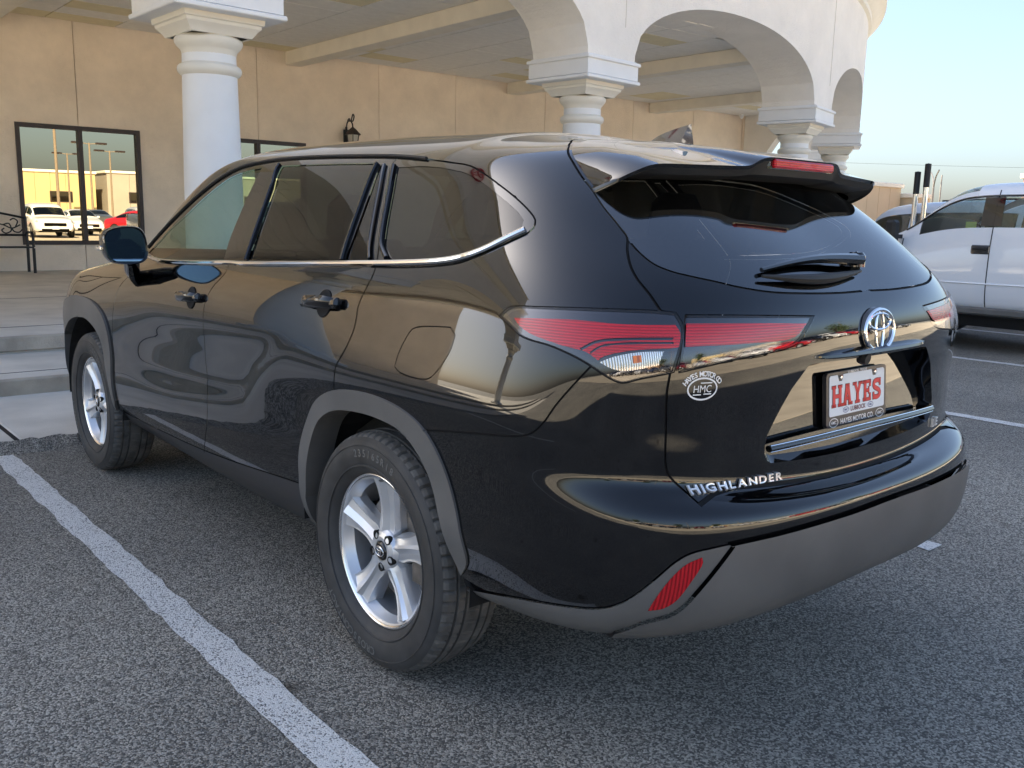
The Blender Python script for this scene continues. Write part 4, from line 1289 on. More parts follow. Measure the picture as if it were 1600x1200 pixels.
OUT =  {
'fglass': [23378,15136,22591,15001,21554,14833,20938,14732,20381,14640,19874,14554,19391,14471,18589,14349,17867,14281,17219,14254,16643,14251,16781,14549,16973,14822,17185,15075,17364,15315,17533,15639,17634,15962,17704,16274,17767,16568,17826,16827,17896,17094,17986,17365,18100,17631,18199,17822,18314,18008,18462,18203,18681,18421,19170,18387,19653,18355,20103,18308,20434,18260,20751,18205,21035,18141,21274,18065,21469,17974,21628,17875,21772,17770,21921,17665,22092,17546,22257,17422,22415,17295,22567,17165,22719,17014,22856,16855,22985,16693,23112,16538,23235,16402,23362,16270,23478,16140,23565,16013,23610,15881,23620,15751,23619,15618,23612,15506,23582,15389,23511,15266],
'drip': [23993,15366,24105,15631,24075,15879,23976,16121,23845,16361,23672,16635,23490,16915,23304,17182,23113,17423,22951,17602,22773,17773,22572,17938,22339,18097,22127,18227,21912,18350,21669,18464,21368,18570,20908,18674,20318,18756,19643,18820,18918,18872,18100,18914,17299,18937,16165,18943,15750,18943,15330,18922,14912,18883,14472,18838,14058,18798,13756,18768,13481,18736,13233,18698,13007,18648,12829,18595,12660,18535,12495,18473,12328,18412,12175,18360,12005,18310,11792,18261,11493,18217,11116,18184,10786,18151,10520,18108,10287,18043,10050,17942,9831,17824,9612,17697,9415,17577,9223,17448,9040,17317,8870,17189,8707,17064,8553,16939,8408,16817,8275,16697,8157,16584,8044,16471,7942,16364,7858,16266,7763,16147,7702,16032,7690,15910,7709,15794,7818,15632,7889,15565,7977,15497,8076,15427,8181,15355,8329,15255,8495,15149,8670,15042,8842,14939,8987,14850,9130,14760,9277,14676,9432,14603,9590,14550,9751,14509,9921,14475,10102,14442,10349,14404,10625,14372,10936,14346,11285,14328,11621,14317,11902,14308,12131,14299,12330,14285],
'rglass': [15715,14302,15763,15465,15851,16348,15954,17240,16369,18450,15758,18440,15411,18434,15107,18426,14798,18414,14459,18394,14112,18369,13773,18343,13455,18321,13294,17210,13205,16342,13123,15498,13062,14501,13645,14456,14293,14411,14977,14360],
'qlight': [12957,14511,13002,15480,13066,16301,13137,17140,13260,18182,13151,18172,12960,17233,12816,16445,12685,15763,12571,15212,12528,15027,12489,14871,12452,14724,12416,14564,12551,14552,12685,14538,12819,14525],
'qglass': [12832,18045,12660,17172,12513,16413,12377,15767,12264,15296,12210,15111,12152,14965,12064,14812,11961,14659,11800,14664,11615,14666,11402,14668,11166,14671,10890,14679,10631,14691,10391,14709,10174,14735,9994,14764,9822,14798,9657,14837,9499,14881,9358,14925,9224,14972,9097,15024,8973,15083,8844,15160,8720,15247,8601,15334,8489,15413,8397,15470,8307,15523,8225,15575,8154,15629,8064,15712,8002,15805,7989,16012,8061,16111,8146,16217,8233,16306,8340,16404,8460,16510,8592,16621,8782,16778,9006,16952,9249,17126,9489,17283,9664,17389,9834,17487,10003,17576,10173,17655,10376,17728,10585,17784,10844,17835,11259,17892,11699,17949,11995,18002,12203,18042,12375,18060,12531,18059,12681,18049],
'chrome': [7884,15694,7962,15640,8038,15588,8118,15533,8207,15473,8352,15371,8516,15254,8690,15136,8864,15032,9011,14955,9159,14884,9311,14820,9469,14763,9628,14715,9791,14676,9960,14643,10142,14612,10393,14578,10678,14551,11000,14530,11349,14514,11634,14501,11866,14488,12067,14473,12259,14454,12535,14422,12831,14385,13165,14346,13544,14306,14088,14249,14716,14180,15339,14111,15849,14073,16042,14075,16197,14087,16374,14094,16605,14084,16860,14066,17140,14052,17452,14059,17922,14095,18515,14165,19241,14290,20132,14475,20889,14635,21680,14785,22469,14908],
'tgap': [8117,21234,7304,20249,7073,19614,6971,19082,6899,18794,6815,18547,6740,18324,6683,18140,6628,17965,6576,17806,6525,17666,6461,17518,6395,17388,6333,17253,6285,17124,6240,16991,6193,16861,6142,16738,6081,16616,6015,16498,5949,16384,5890,16275,5842,16187,5794,16104,5754,16019,5729,15927,5728,15813,5741,15692,5747,15566,5741,15450,5730,15328,5714,15204,5694,15086,5663,14950,5626,14818,5582,14682,5533,14553,5477,14420,5420,14282,5366,14138,5319,13989,5274,13836,5230,13682,5186,13528],
'rearglass': [6333,17253,6297,17145,6251,17019,6147,16769,6006,16454,5858,16144,5731,15899,5672,15791,5619,15698,5567,15614,5511,15533,5452,15455,5392,15381,5329,15313,5263,15253,5191,15203,5116,15162,5037,15128,4956,15097,4861,15068,4760,15046,4657,15027,4554,15009,4451,14990,4346,14973,4241,14956,4136,14936,4039,14912,3944,14885,3846,14857,3737,14833,3576,14805,3395,14779,3204,14757,3014,14746,2853,14747,2694,14757,2524,14774,2331,14796,2020,14830,1653,14869,1251,14909,847,14949,508,14984,164,15018,-172,15048,-491,15073,-714,15088,-926,15104,-1141,15120,-1376,15139,-1673,15151,-2010,15155,-2345,15166],
'lamp': [8140,12790,8089,12907,8032,13014,7957,13097,7860,13160,7745,13197,7607,13218,7456,13233,7301,13253,7073,13290,6834,13328,6593,13366,6355,13402,6056,13447,5739,13488,5444,13516,5212,13524,5131,13519,5064,13510,5003,13500,4939,13489,4902,13353,4864,13218,4836,13086,4819,12928,4815,12763,4820,12632,4831,12491,4846,12345,4861,12199,4879,12026,4901,11849,4922,11673,4942,11501,5013,11462,5103,11423,5225,11373,5354,11319,5466,11268,5540,11226,5608,11180,5673,11144,5736,11130,5801,11145,5862,11183,5928,11234,6000,11300,6077,11381,6157,11467,6234,11545,6298,11605,6361,11661,6425,11714,6497,11768,6602,11838,6720,11908,6844,11973,6968,12027,7080,12061,7197,12084,7310,12106,7413,12134,7536,12183,7646,12252,7722,12327,7795,12417,7871,12508,7958,12600,8048,12695],
'lamp2': [4773,13422,4575,13441,4374,13457,4159,13472,3915,13487,3531,13502,3077,13511,2562,13506,2004,13483,2064,13310,2121,13146,2180,12983,2235,12824,2289,12660,2347,12511,2411,12392,2488,12300,2574,12235,2686,12175,2946,12084,3272,12004,3607,11926,3906,11843,4162,11757,4404,11668,4636,11577,4858,11483,4847,11922,4830,12384,4806,12880],
'tseam': [5003,11452,5010,11309,5018,11172,5024,11030,5026,10873,5019,10592,5004,10277,4988,9970,4978,9705,4975,9540,4973,9382,4970,9230,4962,9084,4946,8890,4917,8699,4880,8564,4834,8428,4784,8281,4738,8142,4692,7996,4648,7842,4610,7682,4577,7513,4547,7339,4520,7161,4492,6980],
'tbot': [4492,6980,4325,7020,4153,7048,3976,7077,3798,7123,3642,7186,3485,7263,3318,7349,3130,7435,2832,7552,2486,7675,2122,7774,1775,7827,1508,7815,1254,7762,1011,7697,771,7650,581,7635,399,7633,207,7638,-11,7643,-390,7620,-824,7568,-1286,7525,-1747,7538,-2102,7593,-2400,7681],
'qseam': [6234,11545,6290,11411,6347,11278,6404,11143,6462,11001,6530,10832,6601,10654,6671,10473,6738,10294,6792,10129,6843,9961,6894,9797,6950,9648,7010,9511,7073,9386,7142,9277,7234,9172,7350,9085,7521,8993,7745,8898,7999,8796,8253,8687,8499,8574,8757,8454,9017,8327,9265,8198,9436,8102,9596,8006,9752,7909,9913,7808],
'archo': [13832,2645,13801,3022,13789,3407,13780,3793,13758,4174,13722,4514,13672,4861,13611,5221,13540,5594,13473,5945,13402,6320,13321,6703,13223,7067,13119,7375,13006,7650,12888,7885,12769,8078,12624,8249,12468,8376,12305,8468,12137,8537,11940,8586,11709,8611,11446,8615,11175,8600,10936,8565,10724,8507,10535,8430,10368,8336,10237,8241,10120,8133,10012,8004,9911,7843,9799,7600,9701,7304,9614,6963,9534,6598,9449,6181,9364,5774,9280,5391,9199,5033,9123,4687,9053,4353,8991,4037,8939,3742,8893,3474,8852,3198,8832,2925,8849,2664,8903,2462,8982,2263,9072,2041],
'archi': [13698,2230,13655,2482,13626,2720,13601,2960,13576,3216,13546,3545,13516,3897,13481,4250,13436,4593,13391,4899,13338,5220,13272,5545,13189,5857,13108,6102,13018,6337,12922,6556,12822,6751,12702,6931,12573,7071,12439,7179,12302,7269,12143,7347,11965,7400,11762,7430,11540,7438,11305,7429,11070,7401,10862,7337,10685,7225,10529,7043,10395,6806,10277,6535,10169,6256,10066,5970,9971,5682,9884,5398,9802,5117,9727,4821,9663,4524,9602,4236,9540,3962,9475,3683,9414,3402,9354,3127,9290,2871,9232,2681,9172,2500,9115,2315,9065,2105],
'farcho': [24550,6279,24600,7012,24600,7700,24600,8388,24063,9126,23252,9807,22808,9940,22418,9944,22113,9872,21840,9708,21583,9426,21371,9045,21268,8769,21184,8453,21115,8096,21060,7696,21009,7084,20981,6400,20963,5738,20943,5163,20930,4645,20932,4151,20934,3660,20927,3179,20909,2694,20927,2198,21082,1598,21800,412],
'farchi': [24600,3988,24600,4354,24600,4721,24612,5125,24134,5707,23690,6455,23323,7070,23001,7457,22714,7713,22308,7831,22135,7723,21969,7528,21822,7292,21694,7017,21590,6699,21505,6352,21447,6042,21401,5723,21361,5417,21326,5137,21294,4828,21273,4538,21243,4236,21198,3901,21150,3537,21106,3163,21072,2793,21059,2377,21114,1906,21380,1244,21750,504],
'sill': [20987,1533,19850,1657,18850,1741,17936,1832,17082,1957,16276,2127,15438,2312,14620,2489,13895,2642],
'dgap1': [21122,14200,20175,13337,20156,12985,20204,12616,20279,12250,20349,11906,20423,11443,20486,10981,20534,10567,20578,10135,20620,9724,20665,9234,20707,8702,20743,8225,20777,7677,20808,7098,20836,6540,20856,6032,20866,5567,20866,5168,20858,4843,20847,4509,20824,4167,20773,3657,20725,3027,20741,2348,20987,1533],
'dgap2': [16369,14115,16331,13799,16331,13462,16383,13179,16468,12868,16560,12543,16634,12224,16690,11893,16734,11567,16770,11235,16795,10901,16810,10566,16822,10180,16837,9528,16862,8725,16897,7882,16920,7155,16920,6737,16913,6348,16903,5801,16884,5209,16860,4640,16847,4110,16862,3561,16914,2996,17009,2438,17184,1817],
'dgap3': [12987,18547,12994,18233,12888,17607,12732,16828,12563,16088,12427,15492,12369,15223,12316,14971,12272,14731,12242,14504,12227,14326,12220,14168,12221,13995,12234,13796,12257,13579,12284,13356,12309,13142,12331,12966,12353,12798,12372,12626,12386,12441,12389,12195,12382,11931,12376,11660,12383,11389,12406,11110,12439,10823,12479,10539,12523,10264,12566,10041,12615,9825,12661,9606,12697,9372,12721,9087,12735,8785,12745,8469,12760,8141],
'fuel': [10704,11404,10637,11631,10548,11813,10421,11913,10259,11978,10081,12026,9868,12060,9642,12089,9425,12119,9333,11995,9243,11872,9263,11698,9280,11525,9304,11350,9344,11169,9422,10917,9524,10639,9640,10378,9754,10185,9860,10078,9984,10018,10146,9981,10349,9966,10556,9975,10721,10010,10837,10093,10932,10196,10913,10372,10895,10547,10869,10727,10835,10896,10794,11074,10749,11247],
'clad': [9193,1139,8752,1477,8384,1699,8049,1878,7732,2034,7392,2182,7066,2300,6778,2389,6538,2456,6399,2493,6274,2523,6161,2558,6057,2604,5977,2651,5903,2704,5834,2765,5766,2838,5695,2928,5626,3030,5560,3138,5495,3248,5427,3370,5362,3498,5297,3628,5231,3756,5164,3888,5097,4026,5030,4158,4962,4274,4907,4355,4853,4427,4796,4490,4733,4546,4650,4597,4559,4634,4462,4662,4362,4691,4246,4723,4124,4750,3995,4775,3855,4799,3673,4823,3474,4842,3256,4858,3013,4877,2640,4905,2197,4927,1721,4938,1270,4942,995,4950,739,4963,488,4976,225,4982,-44,4978,-317,4968,-597,4959,-881,4953,-1166,4955,-1466,4958,-1771,4955,-2075,4941,-2296,4924,-2400,4907],
'cladfold': [4063,4726,4101,4615,4139,4508,4184,4387,4258,4195,4344,3972,4435,3741,4524,3521,4606,3309,4686,3087,4770,2869,4867,2678,4983,2536,5112,2435,5246,2344,5376,2228],
'refl': [4559,4426,4536,4264,4554,4138,4594,3986,4643,3825,4691,3671,4739,3513,4789,3348,4841,3190,4895,3055,4941,2968,4987,2894,5036,2832,5087,2783,5157,2745,5231,2729,5304,2711,5280,2842,5256,2966,5231,3085,5202,3204,5164,3345,5122,3488,5076,3628,5028,3758,4978,3880,4925,3998,4870,4108,4810,4203,4751,4272,4688,4327,4624,4375],
'recess': [2121,11590,2213,11423,2302,11265,2389,11107,2476,10937,2603,10681,2739,10406,2862,10150,2946,9943,2977,9828,2991,9728,2988,9639,2919,9485,2832,9433,2610,9439,2250,9486,1810,9541,1366,9578,924,9593,447,9598,-44,9592,-526,9580,-942,9555,-1384,9515,-1797,9478,-2107,9471,-2246,9505,-2335,9571,-2400,9662,-2400,9784,-2400,10473,-2400,10625,-2400,10783,-2348,10944,-2249,11116,-2142,11291,-2039,11427,-1893,11531,-1655,11573,-1325,11582,-963,11576,-616,11576,-169,11589,302,11602,747,11612,1119,11617,1330,11619,1514,11620,1685,11621,1855,11621],
'lred': [7802,12787,7664,12809,7531,12830,7401,12851,7274,12871,7146,12894,7022,12916,6901,12937,6783,12953,6668,12965,6555,12973,6445,12978,6337,12981,6231,12981,6128,12977,6024,12972,5919,12972,5795,12976,5668,12983,5540,12992,5415,13001,5297,13013,5180,13026,5062,13040,4943,13053,4895,12912,4858,12760,4854,12609,4864,12444,4873,12282,4930,12259,4998,12236,5102,12219,5233,12205,5371,12188,5498,12161,5602,12127,5704,12087,5801,12042,5887,11995,5962,11948,6029,11899,6082,11846,6139,11738,6200,11816,6262,11894,6335,11960,6422,12003,6524,12031,6631,12053,6735,12079,6827,12108,6919,12139,7011,12170,7102,12204,7185,12234,7267,12264,7348,12299,7427,12343,7525,12414,7620,12498,7699,12587],
'lclear': [6116,11683,6060,11738,6004,11793,5946,11847,5884,11896,5794,11952,5696,12003,5595,12046,5495,12080,5402,12101,5308,12113,5213,12120,5118,12127,5141,11978,5163,11831,5185,11686,5313,11628,5441,11563,5564,11507,5671,11475,5750,11470,5820,11480,5889,11506,5946,11539,6002,11585,6059,11635],
'lamber': [5600,11950,5536,11966,5473,11982,5456,11766,5519,11741,5582,11716,5591,11832],
'ls1': [6444,12019,6384,12095,6326,12173,6266,12247,6203,12308,6135,12355,6065,12388,5990,12414,5902,12440,5713,12482,5487,12513,5244,12535,5003,12553],
'ls2': [6271,11952,6222,12032,6173,12112,6116,12181,6049,12230,5974,12265,5891,12293,5799,12320,5623,12358,5418,12383,5199,12400,4980,12415],
'l2red': [4761,13116,4552,13135,4339,13152,4112,13167,3861,13177,3514,13183,3119,13178,2681,13163,2211,13136,2289,12968,2357,12803,2433,12659,2531,12548,2727,12456,2963,12421,3216,12409,3466,12394,3796,12366,4134,12346,4462,12326,4767,12296,4767,12491,4767,12692,4764,12900],
'handle2': [13779,12089,13627,12146,13478,12203,13333,12256,13192,12300,13056,12332,12924,12356,12797,12377,12672,12399],
'handle1': [17776,11149,17608,11216,17443,11283,17284,11339,17133,11377,16987,11405,16845,11434],
'hmc': [4425,11051],
'bar1': [15781,14297,15792,14690,15813,15026,15845,15339,15883,15661,15948,16209,16020,16823,16153,17558,16836,18519],
'bar2': [13011,14515,13342,18258],
'bar3': [12022,14683,12143,14888,12245,15080,12296,15205,12343,15358,12450,15813,12582,16454,12728,17217,12903,18099],
'bar4': [12406,14630,12447,14799,12489,14963,12536,15165,12649,15709,12787,16402,12939,17204,13135,18154],
}
OUT = {k: np.array(v, float).reshape(-1, 2) / 1000.0 for k, v in OUT.items()}
NUf, NVf = float(S.nu), float(S.nv)
SU, SV = .17, .085                                   # rough metres per parameter step
def cl(p):
    p = np.array(p, float); p[:, 0] = np.clip(p[:, 0], 0, NUf); p[:, 1] = np.clip(p[:, 1], 0, NVf); return p
o = OUT
def cat(*a): return np.concatenate([np.atleast_2d(np.array(x, float)) for x in a])
ch = o['chrome']
i_b = int(np.argmin(np.hypot(ch[:, 0] - o['drip'][-1][0], (ch[:, 1] - o['drip'][-1][1]) * .5)))
ch_fwd = ch[i_b:]                                     # belt from the quarter gap forward
def near(c, p): return int(np.argmin(np.hypot(c[:, 0] - p[0], (c[:, 1] - p[1]) * .5)))
POLY = {}
POLY['trim'] = cat(o['drip'], ch_fwd)
for k in ('fglass', 'rglass', 'qlight', 'qglass', 'lred', 'lclear', 'lamber', 'l2red', 'fuel', 'refl'): POLY[k] = o[k]
POLY['lamp'] = o['lamp']; POLY['lamp2'] = o['lamp2']
rg = o['rearglass']; rg = rg[rg[:, 0] > 0.05]
POLY['rearglass'] = cat(rg, [(-.5, rg[-1][1]), (-.5, 18.75), (5.2, 18.55), (6.2, 17.6)])
def drop(c, v=-1.0, e0=0.0, e1=0.0): return cat([(c[0][0] + e0, v)], c, [(c[-1][0] + e1, v)])
POLY['opening'] = drop(o['archi'], e0=.1); POLY['arch'] = drop(o['archo'], e0=.05, e1=.1)
fo, fi = o['farcho'].copy(), o['farchi'].copy()
POLY['fopening'] = drop(fi, e0=.1); POLY['farch'] = drop(cat([(25.15, 5.0)], fo[1:]), e0=.0)
POLY['clad'] = cat(o['clad'], [(-.5, o['clad'][-1][1]), (-.5, -1), (9.25, -1)])
cf = o['cladfold']; cc = o['clad']; kf = near(cc, cf[0])
POLY['cladside'] = cat(cc[:kf + 1], cf, [(5.75, 1.6), (5.9, -1), (9.25, -1), (9.25, cc[0][1])])
POLY['rocker'] = cat([(21.6, o['sill'][0][1])], o['sill'], [(13.3, o['sill'][-1][1]), (13.3, -1), (21.6, -1)])
lam = o['lamp']
ia, ib = near(lam, o['tgap'][-1]), near(lam, o['tseam'][0])
lam_r = lam[min(ia, ib):max(ia, ib) + 1]
if near(lam_r, o['tgap'][-1]) > len(lam_r) // 2: lam_r = lam_r[::-1]
tse = o['tseam'][-1]
tb = cat([tse], [(tse[0] - .35, tse[1] + (8.05 - tse[1]) * .6), (tse[0] - .8, 8.02), (2.4, 8.05), (1.2, 8.08), (.05, 8.1)])
POLY['tailgate'] = cat(o['tgap'], lam_r, o['tseam'], tb, [(-.5, tb[-1][1]), (-.5, o['tgap'][0][1] + .15)])
qs = o['qseam']
il0, il1 = near(lam, qs[0]), near(lam, o['tseam'][0])
lam_b = lam[min(il0, il1):max(il0, il1) + 1]
if near(lam_b, qs[0]) > len(lam_b) // 2: lam_b = lam_b[::-1]
ao = o['archo']
ja = near(ao, qs[-1])
POLY['bumper'] = cat(qs[::-1], lam_b, o['tseam'], tb, [(-.5, tb[-1][1]), (-.5, -1), (9.3, -1)], ao[ja:][::-1])
d1, d2_, d3 = o['dgap1'], o['dgap2'], o['dgap3']
jb = near(d3, (12.4, 14.2)); d3b = d3[jb:]
POLY['fdoor'] = cat(d1, o['sill'][:near(o['sill'], d2_[-1]) + 1], d2_[::-1], ch_fwd[near(ch_fwd, d2_[0]):])
POLY['rdoor'] = cat(d2_, o['sill'][near(o['sill'], d2_[-1]):], ao[:near(ao, d3[-1]) + 1], d3b[::-1], ch_fwd[:near(ch_fwd, d2_[0]) + 1])
POLY['windscreen'] = np.array([(24.4, 15.35), (30.5, 15.35), (30.5, 20.1), (25.2, 20.0), (24.3, 18.6)])
rc = o['recess']; rc = rc[rc[:, 0] > .05]
POLY['recess'] = cat([(-.5, 11.56)], rc[np.argmax(rc[:, 1] > 11.4):] if False else [(.0, 11.56), (1.127, 11.56), (1.861, 11.553), (2.05, 11.53)], [(2.126, 11.48), (2.488, 10.854), (2.952, 9.75), (2.99, 9.5), (2.976, 9.3), (2.9, 9.12), (2.80, 9.05), (1.34, 9.1), (0, 9.12), (-.5, 9.12)])
# order matters: the first that contains the triangle wins
ORDER = ['opening', 'fopening', 'refl', 'lamber', 'lclear', 'lred', 'l2red', 'lamp', 'lamp2', 'fglass', 'rglass', 'qlight', 'qglass', 'trim', 'rearglass', 'recess', 'arch', 'farch',
         'cladside', 'clad', 'windscreen', 'fuel', 'tailgate', 'bumper', 'rocker', 'fdoor', 'rdoor']
# gaps: polyline, width in metres
fu = o['fuel']
GAPS = [(cat(o['tgap'], [(o['tgap'][-1][0] - .05, o['tgap'][-1][1] - .02)]), .007), (o['tseam'], .006), (cat(tb, [(0, tb[-1][1])]), .013), (qs, .005), (d1, .0045), (d2_, .0045), (d3, .0055), (cat(fu, fu[:1]), .0035),
        (cat(lam, lam[:1]), .005), (cat(o['lamp2'], o['lamp2'][:1]), .005), (o['drip'], .006), (o['sill'], .005),
        (cat([(-.0, o['tgap'][0][1] + .15)], [(3.5, o['tgap'][0][1] + .12)], o['tgap'][:1]), .005), (rg[rg[:, 0] < 5.72], .008), (o['cladfold'], .004)]
STRIPES = [(o['ls1'], .007), (o['ls2'], .005)]

def local_scale(c):
    e = .02
    a = np.linalg.norm(S.pos(np.clip(c[:, 0] + e, 0, NUf), c[:, 1]) - S.pos(np.clip(c[:, 0] - e, 0, NUf), c[:, 1]), axis=1) / (2 * e)
    b = np.linalg.norm(S.pos(c[:, 0], np.clip(c[:, 1] + e, 0, NVf)) - S.pos(c[:, 0], np.clip(c[:, 1] - e, 0, NVf)), axis=1) / (2 * e)
    return np.stack([np.maximum(a, .02), np.maximum(b, .01)], 1)
def dens(c, step=.02):
    """resample a uv polyline to about step metres"""
    c = cl(c); P = S.pos(c[:, 0], c[:, 1]); out = [c[0]]
    for i in range(len(c) - 1):
        n = max(1, int(np.ceil(np.linalg.norm(P[i + 1] - P[i]) / step)))
        for k in range(1, n + 1): out.append(c[i] + (c[i + 1] - c[i]) * k / n)
    return np.array(out)
def offset(c, w):
    sc = local_scale(c); m = c * 0
    d = np.gradient(c, axis=0) * sc
    d /= np.maximum(np.linalg.norm(d, axis=1), 1e-9)[:, None]
    nn = np.stack([-d[:, 1], d[:, 0]], 1)
    return cl(c + nn * w / sc), cl(c - nn * w / sc)

V2, E2 = [], []
def add_line(c):
    n = len(V2)
    V2.extend([(p[0] * SU, p[1] * SV) for p in c])
    E2.extend([(n + i, n + i + 1) for i in range(len(c) - 1)])
for k, p in POLY.items(): add_line(dens(cat(p, p[:1])))
for c, w in GAPS + STRIPES:
    c = dens(c); a, b = offset(c, w / 2); add_line(a); add_line(b)
add_line(np.array([(0, 0), (NUf, 0), (NUf, NVf), (0, NVf), (0, 0)]))
gu = np.r_[np.arange(0, 24, .16), np.arange(24, NUf + .01, .25)]; gv = np.arange(0, NVf + .01, .2)
for a in gu:
    for b in gv: V2.append((a * SU, b * SV))
res = delaunay_2d_cdt([Vector(p) for p in V2], E2, [], 0, 1e-5)
UV = np.array([(p.x / SU, p.y / SV) for p in res[0]]); UV[:, 0] = np.clip(UV[:, 0], 0, NUf); UV[:, 1] = np.clip(UV[:, 1], 0, NVf)
TRI = np.array([t for t in res[2] if len(t) == 3])
CEN = UV[TRI].mean(1)
def inside(poly, q):
    x, y = q[:, 0], q[:, 1]; r = np.zeros(len(q), bool); n = len(poly)
    for i in range(n):
        x1, y1 = poly[i]; x2, y2 = poly[(i + 1) % n]
        c = ((y1 > y) != (y2 > y))
        with np.errstate(divide='ignore', invalid='ignore'):
            r ^= c & (x < (x2 - x1) * (y - y1) / (y2 - y1 + 1e-15) + x1)
    return r
cls = np.array(['body'] * len(TRI), dtype=object)
for k in ORDER[::-1]: cls[inside(POLY[k], CEN)] = k
PC = S.pos(CEN[:, 0], CEN[:, 1])
def near_line(c, w):
    c = dens(c, .015); P = S.pos(c[:, 0], c[:, 1]); hit = np.zeros(len(PC), bool)
    lo, hi = P.min(0) - .03, P.max(0) + .03
    idx = np.where(((PC > lo) & (PC < hi)).all(1))[0]; Q = PC[idx]; best = np.full(len(idx), 9.0)
    for a, b in zip(P[:-1], P[1:]):
        ab = b - a; t = np.clip(((Q - a) @ ab) / max(ab @ ab, 1e-12), 0, 1)
        best = np.minimum(best, np.linalg.norm(Q - a - t[:, None] * ab, axis=1))
    hit[idx[best < w * .5]] = True
    return hit
for c, w in STRIPES: cls[near_line(c, w) & (cls == 'lred')] = 'lamp'
for c, w in GAPS:
    h = near_line(c, w)
    h &= ~np.isin(cls, ['opening', 'fopening'])
    cls[h] = 'gap'
XYZ = S.pos(UV[:, 0], UV[:, 1]); NRM = S.nrm(np.clip(UV[:, 0], .02, NUf - .02), np.clip(UV[:, 1], .02, NVf - .02))
if NRM[np.argmin(np.abs(UV[:, 0] - 14) + np.abs(UV[:, 1] - 8))][0] > 0: NRM = -NRM
top = UV[:, 1] > NVf - .05; NRM[top] = (0, 0, 1)
ctr = UV[:, 0] < .01; NRM[ctr, 0] = 0; NRM[ctr] /= np.linalg.norm(NRM[ctr], axis=1)[:, None]
a, b, c = XYZ[TRI[:, 0]], XYZ[TRI[:, 1]], XYZ[TRI[:, 2]]
flip = np.einsum('ij,ij->i', np.cross(b - a, c - a), NRM[TRI[:, 0]]) < 0
TRI[flip] = TRI[flip][:, ::-1]
edge_cls = {}
def skin_part(name, keys, mat, parent, off=0.0, sides='both', label=None, skirt=None, skirt_to=(), lip_to=()):
    """one mesh from all triangles of the classes; sides: left / right / both (joined)"""
    sel = TRI[np.isin(cls, keys)]
    if not len(sel): return None
    ids, inv = np.unique(sel, return_inverse=True); t = inv.reshape(sel.shape)
    v = XYZ[ids] + NRM[ids] * off; n = NRM[ids]
    vs, ns, fs = v, n, t
    if skirt is not None:                      # a return flange along the borders to the given classes
        other = TRI[np.isin(cls, skirt_to)]
        oe = set()
        for q in other:
            for i in range(3): oe.add((q[i], q[(i + 1) % 3]))
        add_v, add_f = [], []
        for q in sel:
            for i in range(3):
                e = (q[i], q[(i + 1) % 3])
                if (e[1], e[0]) in oe:
                    p0, p1 = XYZ[e[0]] + NRM[e[0]] * off, XYZ[e[1]] + NRM[e[1]] * off
                    k = len(vs) + len(add_v)
                    add_v += [p0, p1, p1 + skirt, p0 + skirt]; add_f += [(k, k + 3, k + 2), (k, k + 2, k + 1)]
        oe2 = set()
        for q in TRI[np.isin(cls, lip_to)]:
            for i in range(3): oe2.add((q[i], q[(i + 1) % 3]))
        for q in sel:
            for i in range(3):
                e = (q[i], q[(i + 1) % 3])
                if (e[1], e[0]) in oe2:
                    k = len(vs) + len(add_v)
                    add_v += [XYZ[e[0]] + NRM[e[0]] * off, XYZ[e[1]] + NRM[e[1]] * off, XYZ[e[1]] - NRM[e[1]] * .004, XYZ[e[0]] - NRM[e[0]] * .004]; add_f += [(k, k + 3, k + 2), (k, k + 2, k + 1)]
        if add_v:
            add_v = np.array(add_v)
            nn = []
            for i in range(0, len(add_v), 4):
                m = np.cross(add_v[i + 3] - add_v[i], add_v[i + 1] - add_v[i]); m /= max(np.linalg.norm(m), 1e-9); nn += [m] * 4
            vs = np.concatenate([vs, add_v]); ns = np.concatenate([ns, np.array(nn)]); fs = np.concatenate([fs, np.array(add_f)])
    out = []
    def build(vv, nn, ff):
        me = bpy.data.meshes.new(name)
        me.from_pydata(vv.tolist(), [], ff.tolist()); me.shade_smooth(); me.materials.append(mat)
        me.normals_split_custom_set_from_vertices(nn.tolist())
        ob = link(name, me, parent)
        if label: ob['label'] = label
        return ob
    fl = np.array([-1, 1, 1])
    if sides == 'both':
        return build(np.concatenate([vs, vs * fl]), np.concatenate([ns, ns * fl]), np.concatenate([fs, fs[:, ::-1] + len(vs)]))
    if sides == 'right': return build(vs * fl, ns * fl, fs[:, ::-1])
    return build(vs, ns, fs)

